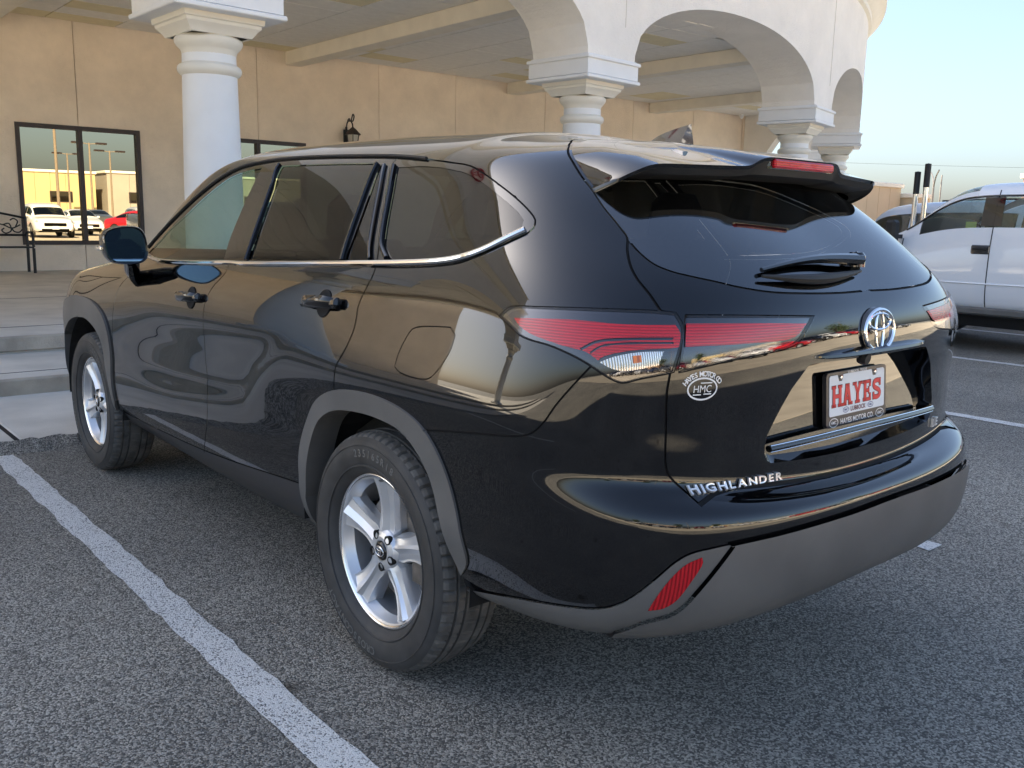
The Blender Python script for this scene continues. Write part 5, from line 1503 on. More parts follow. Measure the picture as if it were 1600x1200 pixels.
car = thing('black_suv', 'glossy black three row SUV seen from behind, parked head in to the arcade', 'suv', (0, 0, 0))
body = skin_part('body_shell', ['body'], M['paint'], car)
tail = skin_part('tailgate', ['tailgate'], M['paint'], car)
bump = skin_part('rear_bumper', ['bumper'], M['paint'], car)
bc = skin_part('bumper_cladding', ['clad'], M['cladding'], bump, .015, lip_to=['bumper', 'gap', 'tailgate', 'cladside'])
skin_part('panel_gap', ['gap'], M['dark'], car, -.006)
rw = skin_part('rear_window', ['rearglass'], M['rear_glass'], tail, -.002)
skin_part('windscreen', ['windscreen'], M['front_glass'], car, -.003)
for sd in ('left', 'right'):
    sg_ = 1 if sd == 'left' else -1
    fd = skin_part('front_door', ['fdoor'], M['paint'], car, 0, sd)
    rd = skin_part('rear_door', ['rdoor'], M['paint'], car, 0, sd)
    skin_part('door_window', ['fglass'], M['front_glass'], fd, -.004, sd)
    skin_part('door_window', ['rglass'], M['privacy'], rd, -.004, sd)
    skin_part('corner_window', ['qlight'], M['privacy'], rd, -.004, sd)
    skin_part('quarter_window', ['qglass'], M['privacy'], car, -.002, sd)
    skin_part('window_surround', ['trim'], M['gloss_black'], car, 0, sd)
    if sd == 'left': skin_part('fuel_door', ['fuel'], M['paint'], car, 0, sd)
    else: skin_part('body_patch', ['fuel'], M['paint'], car, 0, sd)
    skin_part('wheel_arch_trim', ['arch'], M['cladding'], car, .007, sd, skirt=np.array([.10 * 1, 0, 0]), skirt_to=['opening'], lip_to=['body', 'bumper', 'rdoor', 'fdoor', 'gap', 'clad', 'cladside', 'rocker', 'fuel'])
    skin_part('wheel_arch_trim', ['farch'], M['cladding'], car, .011, sd, skirt=np.array([.10 * 1, 0, 0]), skirt_to=['fopening'], lip_to=['body', 'bumper', 'rdoor', 'fdoor', 'gap', 'clad', 'cladside', 'rocker', 'fuel'])
    skin_part('rocker_panel', ['rocker'], M['rocker'], car, 0, sd)
    lo = skin_part('tail_lamp', ['lamp'], M['lamp_dark'], car, -.008, sd)
    skin_part('lamp_cover', ['lamp', 'lred', 'lclear', 'lamber'], M['lamp_cover'], lo, .007, sd, lip_to=['gap', 'body', 'bumper'])
    skin_part('red_lens', ['lred'], M['lamp_red'], lo, -.003, sd)
    skin_part('turn_lens', ['lclear'], M['lamp_clear'], lo, -.005, sd)
    skin_part('amber_bulb', ['lamber'], M['lamp_amber'], lo, -.002, sd)
    l2 = skin_part('tailgate_lamp', ['lamp2'], M['lamp_dark'], tail, -.008, sd)
    skin_part('lamp_cover', ['lamp2', 'l2red'], M['lamp_cover'], l2, .007, sd, lip_to=['gap', 'tailgate', 'body'])
    skin_part('red_lens', ['l2red'], M['lamp_red'], l2, -.003, sd)
    skin_part('cladding_wing', ['cladside'], M['cladding'], bump, .005, sd, lip_to=['bumper', 'gap', 'clad', 'body', 'refl'])
    skin_part('reflector', ['refl'], M['reflector'], bump, .006, sd)

def uvp(u, v, off=0.0):
    """point, outward normal, and horizontal / upward tangents on the left half skin"""
    u = np.array([u], float); v = np.array([v], float)
    P = S.pos(u, v)[0]; n = S.nrm(u, v)[0]
    if n @ (P - np.array([0, 1.0, .9])) < 0: n = -n
    return P + n * off, n
def surf_frame(u, v, off=0.0, flip=False):
    P, n = uvp(u, v, off)
    if flip: P = P * [-1, 1, 1]; n = n * [-1, 1, 1]
    n = Vector(n); up = Vector((0, 0, 1)); x = up.cross(n).normalized(); y = n.cross(x)
    return Matrix(((x.x, y.x, n.x, P[0]), (x.y, y.y, n.y, P[1]), (x.z, y.z, n.z, P[2]), (0, 0, 0, 1)))
def find_uv(x, z):
    """rear skin parameters for a given x (left half, x<=0) and z"""
    best = None
    uu, vv = np.meshgrid(np.linspace(0, 6.5, 131), np.linspace(4, 18, 281))
    P = S.pos(uu, vv); d = (P[..., 0] - x) ** 2 + (P[..., 2] - z) ** 2
    i = np.unravel_index(np.argmin(d), d.shape)
    return uu[i], vv[i]

_gu, _gv = np.meshgrid(np.linspace(0, 6.6, 133), np.linspace(4, 18, 281))
_gP = S.pos(_gu, _gv).reshape(-1, 3); _gu = _gu.ravel(); _gv = _gv.ravel()
def on_skin(x, z, off=0.0):
    """points of the rear skin at the given x, z (arrays)"""
    x = np.atleast_1d(np.array(x, float)); z = np.atleast_1d(np.array(z, float)); sg = np.where(x > 0, 1, -1); xa = -np.abs(x)
    i = np.array([np.argmin((_gP[:, 0] - a) ** 2 + (_gP[:, 2] - b) ** 2) for a, b in zip(xa, z)])
    u, v = _gu[i].copy(), _gv[i].copy(); e = .01
    for _ in range(4):
        p = S.pos(u, v); a = (S.pos(u + e, v) - p) / e; b = (S.pos(u, v + e) - p) / e
        rx, rz = xa - p[:, 0], z - p[:, 2]; det = a[:, 0] * b[:, 2] - a[:, 2] * b[:, 0]; det = np.where(np.abs(det) < 1e-6, 1e-6, det)
        u = np.clip(u + np.clip((rx * b[:, 2] - rz * b[:, 0]) / det, -.1, .1), 0, 8); v = np.clip(v + np.clip((a[:, 0] * rz - a[:, 2] * rx) / det, -.1, .1), 3, 19)
    P = S.pos(u, v); n = S.nrm(u, v); n[n[:, 1] > 0] *= -1
    P = P + n * (off if np.isscalar(off) else np.array(off)[:, None]); P[:, 0] *= -sg
    return P
def wrap(mb, cx, cz, off, kx=1.0, kz=1.0):
    """lay flat artwork (x, y, h) on the rear skin round (cx, cz)"""
    a = np.array(mb.v)
    mb.v = [tuple(p) for p in on_skin(cx + a[:, 0] * kx, cz + a[:, 1] * kz, off + a[:, 2])]
    return mb

# ---- plate recess: back plate and walls
sel = TRI[cls == 'recess']
ids, inv = np.unique(sel, return_inverse=True); t = inv.reshape(sel.shape)
V = XYZ[ids].copy(); N = NRM[ids]
B = V.copy(); B[:, 0] *= .93; zc = .955; B[:, 2] = zc + (B[:, 2] - zc) * .93; B[:, 1] = -1.022 + (B[:, 2] - zc) * .10 + .045 * B[:, 0] ** 2
eset = {}
for q in t:
    for i in range(3):
        e = (q[i], q[(i + 1) % 3]); eset[tuple(sorted(e))] = eset.get(tuple(sorted(e)), 0) + 1
mb = MB(); mb.add(B, [tuple(q) for q in t]); mb.mirror()
rc_o = obj('plate_recess', mb, M['paint'], tail, True)
mb = MB()
for e, n_ in eset.items():
    if n_ == 1 and not (UV[ids[e[0]]][0] < .01 and UV[ids[e[1]]][0] < .01):
        mb.add([V[e[0]], V[e[1]], B[e[1]], B[e[0]]], [(0, 1, 2, 3)])
mb.mirror()
obj('recess_wall', mb, M['paint'], rc_o, 'auto', weld=True)
# gloss black strip along the foot of the recess, garnish bar with camera above it
xs_ = np.linspace(-.432, .432, 60)
st_ = on_skin(xs_, .850 + .006 * (1 - (xs_ / .432) ** 2), .003)
cs_ = obj('foot_strip', MB().tube([tuple(p) for p in st_], .0105, 10, flat=.8), M['gloss_black'], tail)
obj('strip_highlight', MB().tube([(p[0], p[1] - .005, p[2] + .0085) for p in st_], .0017, 6), M['chrome'], cs_)  # chrome line standing in for the sky highlight on the strip's upper edge
obj('strip_highlight', MB().tube([(p[0], p[1] - .007, p[2] - .0070) for p in st_], .0011, 6), M['chrome'], cs_)  # the same built-in highlight along the lower edge
mb = MB(); rows = []
for x in np.linspace(-.30, .30, 36):
    P = on_skin(x, 1.072, 0.0)[0]
    k = max(0, 1 - (abs(x) / .30) ** 6)
    y, z = P[1], 1.070
    rows.append([(x, y + .004, z + .013 * k + .002), (x, y - .008 * k, z + .012 * k), (x, y - .020 * k, z + .004), (x, y - .022 * k, z - .003 * k), (x, y - .006 * k, z - .010 * k), (x, y + .006, z - .012 * k)])
mb.grid(np.array(rows))
gb = obj('garnish_bar', mb, M['paint'], tail)
obj('rear_camera', MB().lathe([(0, -.02), (.017, -.012), (.019, 0), (.015, .012)], 16, (0, 0, 0)).xf(Matrix.Translation((-.055, -1.083, 1.050)) @ Matrix.Rotation(R(100), 4, 'X')), M['rubber'], gb)

# ---- number plate with frame
TL_ = R(5)
PM = Matrix.Translation((0, -1.040, .9355)) @ Matrix.Rotation(R(90) - TL_, 4, 'X') @ Matrix.Diagonal((1, .93, 1, 1))     # plate space: x right, y up, z towards the viewer
def flat_text(s, w, h, x, y, z, mb, ext=.0006, off=0.0, slope=0.0):
    v, f = text_shape(s, 1.0, 0.0, off)
    x0, x1 = min(p[0] for p in v), max(p[0] for p in v); y0, y1 = min(p[1] for p in v), max(p[1] for p in v)
    v = [(x + (p[0]) * w / (x1 - x0), y + p[1] * h / (y1 - y0), z) for p in v]
    mb.add(v, f); return mb
def outline(mb, w, h, r, z0, z1, cx=0, cy=0):
    pts = []
    for a0, sx, sy in ((0, 1, 1), (90, -1, 1), (180, -1, -1), (270, 1, -1)):
        for a in np.linspace(a0, a0 + 90, 5): pts.append((cx + sx * (w / 2 - r) + r * math.cos(R(a)), cy + sy * (h / 2 - r) + r * math.sin(R(a))))
    return mb.prism(pts, z0, z1, lambda a, b, c: (a, b, c))
pf = obj('plate_frame', outline(MB(), .318, .160, .012, -.008, .004).xf(PM), M['frame_black'], tail)
# white plate, notched above for the two frame tabs
pts = [(-.142, -.052), (.142, -.052), (.146, -.048), (.146, .062), (.140, .067), (.105, .067), (.098, .048), (.082, .048), (.075, .067), (-.075, .067), (-.082, .048), (-.098, .048), (-.105, .067), (-.140, .067), (-.146, .062), (-.146, -.048)]
obj('number_plate', MB().prism(pts, .0035, .0055, lambda a, b, c: (a, b + .0045, c)).xf(PM), M['plate_white'], pf, False)
def slab_word(mb, z, grow=0.0):
    """tall slab-serif HAYES built from strokes"""
    gw, gh, st, sf, y0 = .044, .062, .0125, .0070, -.021
    def rect(x0, y0_, x1, y1): mb.add([(x0 - grow, y0_ - grow, z), (x1 + grow, y0_ - grow, z), (x1 + grow, y1 + grow, z), (x0 - grow, y1 + grow, z)], [(0, 1, 2, 3)])
    def quad(p): 
        c = np.mean(p, 0); mb.add([(a + (grow if a > c[0] else -grow), b + (grow if b > c[1] else -grow), z) for a, b in p], [tuple(range(len(p)))])
    X = [-.131 + i * .0535 for i in range(5)]
    y1 = y0 + gh
    x = X[0]
    for xx in (x, x + gw - st):
        rect(xx, y0, xx + st, y1); rect(xx - .004, y0, xx + st + .004, y0 + sf); rect(xx - .004, y1 - sf, xx + st + .004, y1)
    rect(x + st, y0 + gh * .42, x + gw - st, y0 + gh * .58)
    x = X[1]
    quad([(x + .002, y0), (x + .002 + st, y0), (x + gw / 2 + .004, y1), (x + gw / 2 - .008, y1)]); quad([(x + gw - .002 - st, y0), (x + gw - .002, y0), (x + gw / 2 + .008, y1), (x + gw / 2 - .004, y1)])
    rect(x + .012, y0 + gh * .25, x + gw - .012, y0 + gh * .38); rect(x - .004, y0, x + st + .004, y0 + sf); rect(x + gw - st - .004, y0, x + gw + .004, y0 + sf); rect(x + gw / 2 - .010, y1 - sf, x + gw / 2 + .010, y1)
    x = X[2]
    quad([(x + gw / 2 - st / 2, y0 + gh * .45), (x + gw / 2 + st / 2, y0 + gh * .45), (x + st + .001, y1), (x + .001, y1)]); quad([(x + gw / 2 - st / 2, y0 + gh * .45), (x + gw / 2 + st / 2, y0 + gh * .45), (x + gw - .001, y1), (x + gw - st - .001, y1)])
    rect(x + gw / 2 - st / 2, y0, x + gw / 2 + st / 2, y0 + gh * .5); rect(x + gw / 2 - .012, y0, x + gw / 2 + .012, y0 + sf); rect(x - .003, y1 - sf, x + st + .004, y1); rect(x + gw - st - .004, y1 - sf, x + gw + .003, y1)
    x = X[3]
    rect(x + .003, y0, x + .003 + st, y1); rect(x - .002, y0, x + gw - .004, y0 + .0085); rect(x - .002, y1 - .0085, x + gw - .004, y1); rect(x + .01, y0 + gh * .43, x + gw * .66, y0 + gh * .57)
    rect(x + gw - .012, y0, x + gw - .004, y0 + .021); rect(x + gw - .012, y1 - .019, x + gw - .004, y1); rect(x + gw * .60, y0 + gh * .34, x + gw * .72, y0 + gh * .66)
    x = X[4]
    cx, r0 = x + gw / 2 - .002, .0165
    C = [(cx + r0, y1 - .013), (cx + r0 * .8, y1 - .007), (cx, y1 - .0055), (cx - r0 * .8, y1 - .009), (cx - r0, y1 - .018), (cx - r0 * .7, y1 - .026), (cx, y0 + gh * .5), (cx + r0 * .75, y0 + .025), (cx + r0, y0 + .017), (cx + r0 * .75, y0 + .009), (cx, y0 + .0055), (cx - r0 * .8, y0 + .007), (cx - r0, y0 + .013)]
    C = np.array(catmull(C, 4)); d = np.gradient(C, axis=0); d /= np.linalg.norm(d, axis=1)[:, None]; nn = np.stack([-d[:, 1], d[:, 0]], 1)
    w = st * .5 + grow
    mb.grid(np.stack([np.c_[C + nn * w, np.full(len(C), z)], np.c_[C - nn * w, np.full(len(C), z)]]))
    rect(cx + r0 - .003, y1 - .021, cx + r0 + .005, y1); rect(cx - r0 - .005, y0, cx - r0 + .003, y0 + .021)
    return mb
obj('plate_outline_letters', slab_word(MB(), .0062, .0016).xf(PM), M['plate_dark_red'], pf, False, fix=False)  # dark red outline around the red letters
obj('plate_letters', slab_word(MB(), .0068).xf(PM), M['plate_red'], pf, False, fix=False)
obj('plate_small_letters', flat_text('LUBBOCK', .080, .014, .002, -.0345, .0062, MB(), off=.02).xf(PM), M['plate_dark_red'], pf, False, fix=False)
mb = MB(); flat_text('HAYES MOTOR CO.', .176, .0165, .0, -.0665, .0048, mb, off=.02)
flat_text('LUBBOCK, TEXAS', .100, .0088, .0, .0752, .0048, mb, off=.02)
def oval(mb, cx, cy, a, b, r, z, n=28):
    P = []
    for t_ in np.linspace(0, 2 * math.pi, n, endpoint=False):
        P.append([(cx + (a - r) * math.cos(t_), cy + (b - r) * math.sin(t_), z), (cx + (a + r) * math.cos(t_), cy + (b + r) * math.sin(t_), z)])
    P.append(P[0])
    return mb.grid(np.array(P))
for s_ in (-1, 1):
    oval(mb, s_ * .123, -.0665, .0215, .0125, .0012, .0048); flat_text('HMC', .027, .010, s_ * .123, -.0665, .0048, mb, off=.01)
obj('frame_letters', mb.xf(PM), M['white_letter'], pf, False, fix=False)
mb = MB()
for s_ in (-1, 1): oval(mb, s_ * .066 + .003, -.0345, .0145, .0078, .0009, .0062); flat_text('HMC', .018, .0065, s_ * .066 + .003, -.0345, .0062, mb, off=.015)
obj('plate_ovals', mb.xf(PM), M['plate_blue'], pf, False, fix=False)
mb = MB()
for s_ in (-1, 1): mb.lathe([(0, .009), (.004, .0088), (.0052, .0055)], 12, (s_ * .090, .064, 0))
obj('plate_bolts', mb.xf(PM), M['chrome'], pf)

# ---- badges
u, v = find_uv(0, 1.122); FM = surf_frame(u, v, .0)
mb = MB().lathe([(0, .006), (.078, .006), (.085, .004), (.087, -.004)], 48); mb.v = [(a, b * .75, c) for a, b, c in mb.v]
em = obj('emblem', mb.xf(FM), M['gloss_black'], tail)
mb = MB()
def ering(a, b, cy, r): mb.tube([(a * math.cos(t_), cy + b * math.sin(t_), .0065) for t_ in np.linspace(0, 2 * math.pi, 48, endpoint=False)], r, 8, True)
ering(.076, .0555, 0, .0058); ering(.056, .0215, .0235, .0044); ering(.0205, .0525, 0, .0040)
obj('emblem_rings', mb.xf(FM), M['chrome'], em)
def word(text, w, h, ext, bold=.025, gap=.20):
    wd = []
    for c_ in text:
        vv, ff = text_shape(c_, 1.0, .5, bold); xs = [p[0] for p in vv]; ys = [p[1] for p in vv]; wd.append((vv, ff, max(xs) - min(xs), max(ys) - min(ys)))
    tot = sum(q[2] for q in wd) + gap * (len(wd) - 1); x = -tot / 2; mb = MB()
    for vv, ff, ww, hh in wd:
        mb.add([((x + ww / 2 + p[0]) * w / tot, p[1] * h / hh, ext * (p[2] + .5)) for p in vv], ff); x += ww + gap
    return mb
obj('model_badge', wrap(word('HIGHLANDER', .298, .0215, .006), -.527, .7745, .001), M['badge'], tail, False)
obj('trim_badge', wrap(word('LE', .052, .026, .006), .478, .800, .001), M['badge'], tail, False)
u0, v0 = o['hmc'][0]; hp = S.pos(np.array([u0]), np.array([v0]))[0]
mb = MB()
oval(mb, 0, 0, .072, .044, .0035, 0, 40)
flat_text('HMC', .088, .030, 0, 0, 0, mb, off=.0)
for x0, x1, y in ((-.012, .046, .0245), (-.046, -.006, -.0235), (.006, .046, -.0215)):
    mb.add([(x0, y - .0022, 0), (x1, y - .0022, 0), (x1, y + .0022, 0), (x0, y + .0022, 0)], [(0, 1, 2, 3)])
txt = 'HAYES MOTOR CO.'
wid = [.5 if c_ == ' ' else (.35 if c_ == '.' else (1.15 if c_ == 'M' else .92)) for c_ in txt]
tot = sum(wid); acc = 0
for c_, w in zip(txt, wid):
    tpos = (acc + w / 2) / tot; acc += w
    if c_ == ' ': continue
    an = R(158 - 136 * tpos)
    vv, ff = text_shape(c_, .030, 0, .0007)
    cx, cy = .096 * math.cos(an), .064 * math.sin(an) - .002
    ro = math.atan2(.064 * math.cos(an), -.096 * math.sin(an)) + math.pi
    mb.add([(cx + a * math.cos(ro) - b * math.sin(ro), cy + a * math.sin(ro) + b * math.cos(ro), 0) for a, b, c2 in vv], ff)
obj('dealer_sticker', wrap(mb, hp[0], hp[2] - .004, .0012, .50, .58), M['white_letter'], tail, False, fix=False)

# ---- chrome belt moulding, dividing bars, sweeps along the skin
def sweep(c, r, off, flat=1.0, n=8, step=.03):
    c = dens(c, step); P = S.pos(c[:, 0], c[:, 1]); N = S.nrm(c[:, 0], c[:, 1])
    if N[len(N) // 2][0] > 0: N = -N
    return [tuple(p) for p in (P + N * off)]
for s_ in (1, -1):
    def M2(mb_):
        if s_ < 0: mb_.v = [(-x, y, z) for x, y, z in mb_.v]
        return mb_
    obj('belt_moulding', M2(MB().tube(sweep(ch, 0, .004), .0095, 10)), M['chrome'], car)
    for k_, pair in enumerate(o_pair for o_pair in (OUT['bar1'], OUT['bar2'], OUT['bar3'], OUT['bar4'])):
        obj('window_bar', M2(MB().tube(sweep(pair, 0, .004), .0085 if k_ < 3 else .0075, 8)), M['gloss_black'], car)
    obj('roof_drip', M2(MB().tube(sweep(o['drip'][:max(4, int(len(o['drip']) * .42))], 0, .004), .006, 6)), M['rubber'], car)

# ---- roof spoiler with brake light, shark fin, wiper
TE = [(0, -.826, 1.578), (.09, -.826, 1.578), (.165, -.823, 1.577), (.20, -.815, 1.568), (.235, -.805, 1.552), (.32, -.79, 1.548), (.45, -.768, 1.545), (.545, -.745, 1.541), (.59, -.715, 1.522)]
tg = S.pos(o['tgap'][:, 0], o['tgap'][:, 1])
tg = tg[:int(np.argmin(np.abs(tg[:, 2] - 1.474))) + 1]
pe = (-tg[-1][0], tg[-1][1], tg[-1][2])
TE += [((.59 + pe[0]) / 2 + .006, (-.715 + pe[1]) / 2 - .012, (1.522 + pe[2]) / 2), (pe[0], pe[1] - .010, pe[2])]
def root_top(x):
    ys = np.interp(x, -tg[:14, 0], tg[:14, 1]) if x > -tg[0, 0] else tg[0, 1] + .02 * (1 - x / .39)
    return ys
rows = []
TEa = np.array(catmull(TE, 4)); 
order = np.argsort(-tg[:, 0]); tgx, tgy, tgz = -tg[order, 0], tg[order, 1], tg[order, 2]
gx, gy = np.meshgrid(np.linspace(0, 9, 181), np.linspace(16, 23, 281)); SP = S.pos(gx, gy)
def skin_z(x, y):
    d = (SP[..., 0] + x) ** 2 + (SP[..., 1] - y) ** 2; i = np.unravel_index(np.argmin(d), d.shape); return SP[i][2]
for x, y, z in TEa:
    if x < tgx[0]: ry, rz_ = tgy[0] + .01, skin_z(x, tgy[0] + .01)
    else: ry, rz_ = np.interp(x, tgx, tgy), np.interp(x, tgx, tgz)
    ry -= .006
    k = min(1.0, max(0.0, (pe[0] + .005 - x) / .10))
    A_ = np.array([x * .985, ry, rz_ + .002]); T_ = np.array([x, y, z])
    m1 = A_ + (T_ - A_) * .35 + np.array([0, 0, .012 * k]); m2 = A_ + (T_ - A_) * .75 + np.array([0, 0, .010 * k])
    b1 = T_ + np.array([0, .004, -.010]); zb_ = min(z, 1.556)
    b2 = np.array([x - .002, y + .020, zb_ - .022 * k - .004]); b3 = np.array([x * .985, y + .085 * k + .01, zb_ - .030 * k - .006])
    b4 = np.array([x * .97, y + .19 * k + .012, zb_ - .026 * k - .008])
    rows.append([A_, m1, m2, T_ + np.array([0, .012, .003]), T_, b1, b2, b3, b4])
P = np.array(rows)
full = np.concatenate([(P * [-1, 1, 1])[::-1], P[1:]])
spo = obj('spoiler', MB().grid(full[:, :6]), M['paint'], tail)
obj('spoiler_underside', MB().grid(full[:, 5:]), M['rubber'], spo)
mb = MB(); mb.box((0, -.820, 1.5615), (.300, .020, .024), bev=.005)
bl = obj('brake_light', mb, M['lamp_red'], spo)
obj('light_cover', MB().box((0, -.808, 1.5625), (.335, .022, .030), bev=.006), M['lamp_dark'], bl)

# fin
rows = []
for t_ in np.linspace(0, 1, 12):
    y = -.235 - .165 * t_; h = .068 * (t_ ** .55) ; w = .034 * (.35 + .65 * min(1, t_ * 1.6)) 
    zb = skin_z(0, y) - .004
    rows.append([(-w, y, zb), (-w * .80, y, zb + h * .30), (-w * .42, y - .004, zb + h * .72), (-w * .20, y - .008, zb + h * .97), (0, y - .010, zb + h), (w * .20, y - .008, zb + h * .97), (w * .42, y - .004, zb + h * .72), (w * .80, y, zb + h * .30), (w, y, zb)])
mb = MB().grid(np.array(rows)); mb.add(rows[-1], [tuple(range(9))])
obj('antenna_fin', mb, principled('fin_paint', (.012, .013, .016), .15, coat=1.0, coat_ior=1.8), car)
# wiper
wa, wb_ = np.array([.045, -1.018, 1.272]), np.array([-.405, -.993, 1.262])
def on_glass(x, z, off): return Vector(on_skin(x, z, off)[0])
mb = MB().tube([on_glass(.045 - .45 * t_, 1.290 - .016 * t_ + .016 * math.sin(math.pi * t_ * .9), .022 - .012 * t_) for t_ in np.linspace(0, 1, 14)], [.017 - .011 * t_ for t_ in np.linspace(0, 1, 14)], 8)
mb.lathe([(.026, 0), (.026, .03), (.018, .04), (0, .042)], 16, on_glass(.045, 1.288, -.002))
wi = obj('wiper_arm', mb, M['gloss_black'], tail)
obj('wiper_blade', MB().tube([on_glass(.02 - .44 * t_, 1.268 - .004 * t_ - .012 * math.sin(math.pi * t_), .012) for t_ in np.linspace(0, 1, 14)], [.004 + .010 * math.sin(math.pi * min(1, t_ * 1.02)) for t_ in np.linspace(0, 1, 14)], 8), M['rubber'], wi)

# ---- door handles: bowl behind, strap in front
for s_ in (1, -1):
    for nm, (hp), dr in (('front', o['handle1'], 'f'), ('rear', o['handle2'], 'r')):
        c0 = hp[len(hp) // 2]
        P0, n0 = uvp(c0[0], c0[1], 0)
        d_ = np.linalg.norm(S.pos(hp[:1, 0], hp[:1, 1]) - S.pos(hp[-1:, 0], hp[-1:, 1]))
        n0 = Vector(n0); x_ = Vector((0, -1, .07)).normalized(); y_ = n0.cross(x_).normalized(); x_ = y_.cross(n0).normalized()
        Fm = Matrix(((x_.x, y_.x, n0.x, P0[0]), (x_.y, y_.y, n0.y, P0[1]), (x_.z, y_.z, n0.z, P0[2]), (0, 0, 0, 1)))
        mb = MB(); w2 = .115
        rows = []
        for t_ in np.linspace(-1, 1, 23):
            x = t_ * w2; hgt = .020 * (1 - abs(t_) ** 5) ** .5 if abs(t_) < 1 else 0; hgt = max(hgt, .002)
            lift = .046 * (1 - abs(t_) ** 3.2) + .004
            rows.append([(x, hgt, lift - .014), (x, hgt * .95, lift - .004), (x, hgt * .45, lift), (x, -hgt * .1, lift - .001), (x, -hgt * .8, lift - .010), (x, -hgt, lift - .018), (x, 0, lift - .022)])
        mb.grid(np.array(rows), close_u=True)
        par = [c_ for c_ in car.children if c_.name.startswith(nm + '_door')][0 if s_ > 0 else 1]
        mbf = mb.xf(Fm)
        bw = MB()
        rows = []
        for r_, h_ in ((1.0, .0015), (.93, .004), (.86, .0025), (.75, .0018), (.0, .0016)):
            rows.append([(.008 + .045 * r_ * math.cos(a), .046 * r_ * math.sin(a), h_) for a in np.linspace(0, 2 * math.pi, 28, endpoint=False)])
        bw.grid(np.array(rows), close_u=True); bw.xf(Fm)
        bs = MB().box((-w2 + .02, 0, .012), (.05, .030, .022), bev=.008).xf(Fm); bs2 = MB().box((w2 - .022, 0, .014), (.054, .034, .028), bev=.010).xf(Fm)
        for q in (mbf, bw, bs, bs2):
            if s_ < 0: q.v = [(-a, b, c) for a, b, c in q.v]
        h_o = obj('handle', mbf, M['paint'], par)
        obj('handle_bowl', bw, M['dark'], h_o); obj('handle_mount', bs, M['paint'], h_o); obj('handle_mount', bs2, M['paint'], h_o)

# ---- door mirrors
for s_ in (-1, 1):
    par = [c_ for c_ in car.children if c_.name.startswith('front_door')][0 if s_ < 0 else 1]
    cx, cy, cz, w, h = -1.032, 1.80, 1.250, .192, .162
    def outl(k, dy, sc):
        P = []
        for a in np.linspace(0, 2 * math.pi, 40, endpoint=False):
            ca, sa = math.cos(a), math.sin(a); e = 2 / 3.4
            x = abs(ca) ** e * math.copysign(1, ca); z = abs(sa) ** e * math.copysign(1, sa)
            z2 = z * (1 - .10 * (x < 0) * abs(x)) + .05 * x
            P.append((cx + w / 2 * sc * x - .010 * z, cy + dy + .02 * x, cz + h / 2 * sc * z2))
        return P
    mb = MB().grid(np.array([outl(0, .004, .90), outl(0, -.006, .93), outl(0, -.010, .98), outl(0, .0, 1.02), outl(0, .03, 1.03), outl(0, .07, .96), outl(0, .10, .78), outl(0, .118, .45), outl(0, .122, .05)]), close_u=True)
    fl_ = lambda q: [(-a, b, c) for a, b, c in q] if s_ > 0 else q
    mb.v = fl_(mb.v)
    mi = obj('door_mirror', mb, M['paint'], par)
    Pm = outl(0, -.001, .91); g = MB().add(Pm, [tuple(range(len(Pm)))])
    # toe the glass out a little
    g.v = fl_(g.v)
    obj('mirror_glass', g, M['mirror'], mi, False)
    arm = MB().tube(catmull([(-.985, 1.90, 1.200), (-.962, 1.96, 1.165), (-.935, 2.02, 1.125), (-.905, 2.06, 1.085)], 5), [.035 - .008 * abs(i - 6) / 6 for i in range(16)], 10, flat=1.9); arm.v = fl_(arm.v)
    obj('mirror_foot', arm, M['paint'], mi)
    ti = MB().box((cx - w / 2 - .004, cy + .03, cz - .012), (.018, .06, .022), bev=.006); ti.v = fl_(ti.v)
    obj('mirror_indicator', ti, M['lamp_clear'], mi)

# ---- wheels
TR, TW = .378, .1175
def tyre_mesh():
    mb = MB(); n = 288
    prof = [(.246, -.086), (.252, -.094), (.262, -.104), (.285, -.1135), (.310, -.1175), (.330, -.1172), (.346, -.1135), (.356, -.1075), (.362, -.103)]
    mb.lathe(prof, 144, axis='X', cap=False)
    m2 = MB().lathe([(r, -x) for r, x in prof][::-1], 144, axis='X', cap=False); mb.add(m2.v, m2.f)
    # bead rings and rim protector
    mb.tube([(-.1095, .2735 * math.cos(a), .2735 * math.sin(a)) for a in np.linspace(0, 2 * math.pi, 96, endpoint=False)], .0035, 6, True)
    mb.tube([(-.1165, .337 * math.cos(a), .337 * math.sin(a)) for a in np.linspace(0, 2 * math.pi, 96, endpoint=False)], .0018, 5, True)
    return mb
def tread_mesh():
    mb = MB()
    n = 336; P = []
    ribs = [(-.1045, .359, 1), (-.099, .366, 1), (-.090, .3715, 1), (-.070, .376, 1), (-.0665, .376, 0), (-.0655, .368, 0), (-.0585, .368, 0), (-.0575, .3775, 0), (-.036, .378, 2), (-.034, .378, 0), (-.033, .369, 0), (-.026, .369, 0), (-.025, .3785, 0), (0, .3788, 2), (.025, .3785, 0), (.026, .369, 0), (.033, .369, 0), (.034, .378, 0), (.036, .378, 2), (.0575, .3775, 0), (.0585, .368, 0), (.0655, .368, 0), (.0665, .376, 0), (.070, .376, 1), (.090, .3715, 1), (.099, .366, 1), (.1045, .359, 1)]
    for x, r, kd in ribs:
        row = []
        for k in range(n):
            a = 2 * math.pi * (k + (x * 9 if kd else 0)) / n
            rr = r
            if kd == 1 and k % 5 == 0: rr -= .0075
            if kd == 2 and k % 6 == 0: rr -= .004
            row.append((x, rr * math.cos(a), rr * math.sin(a)))
        P.append(row)
    mb.grid(np.array(P), close_u=True)
    return mb
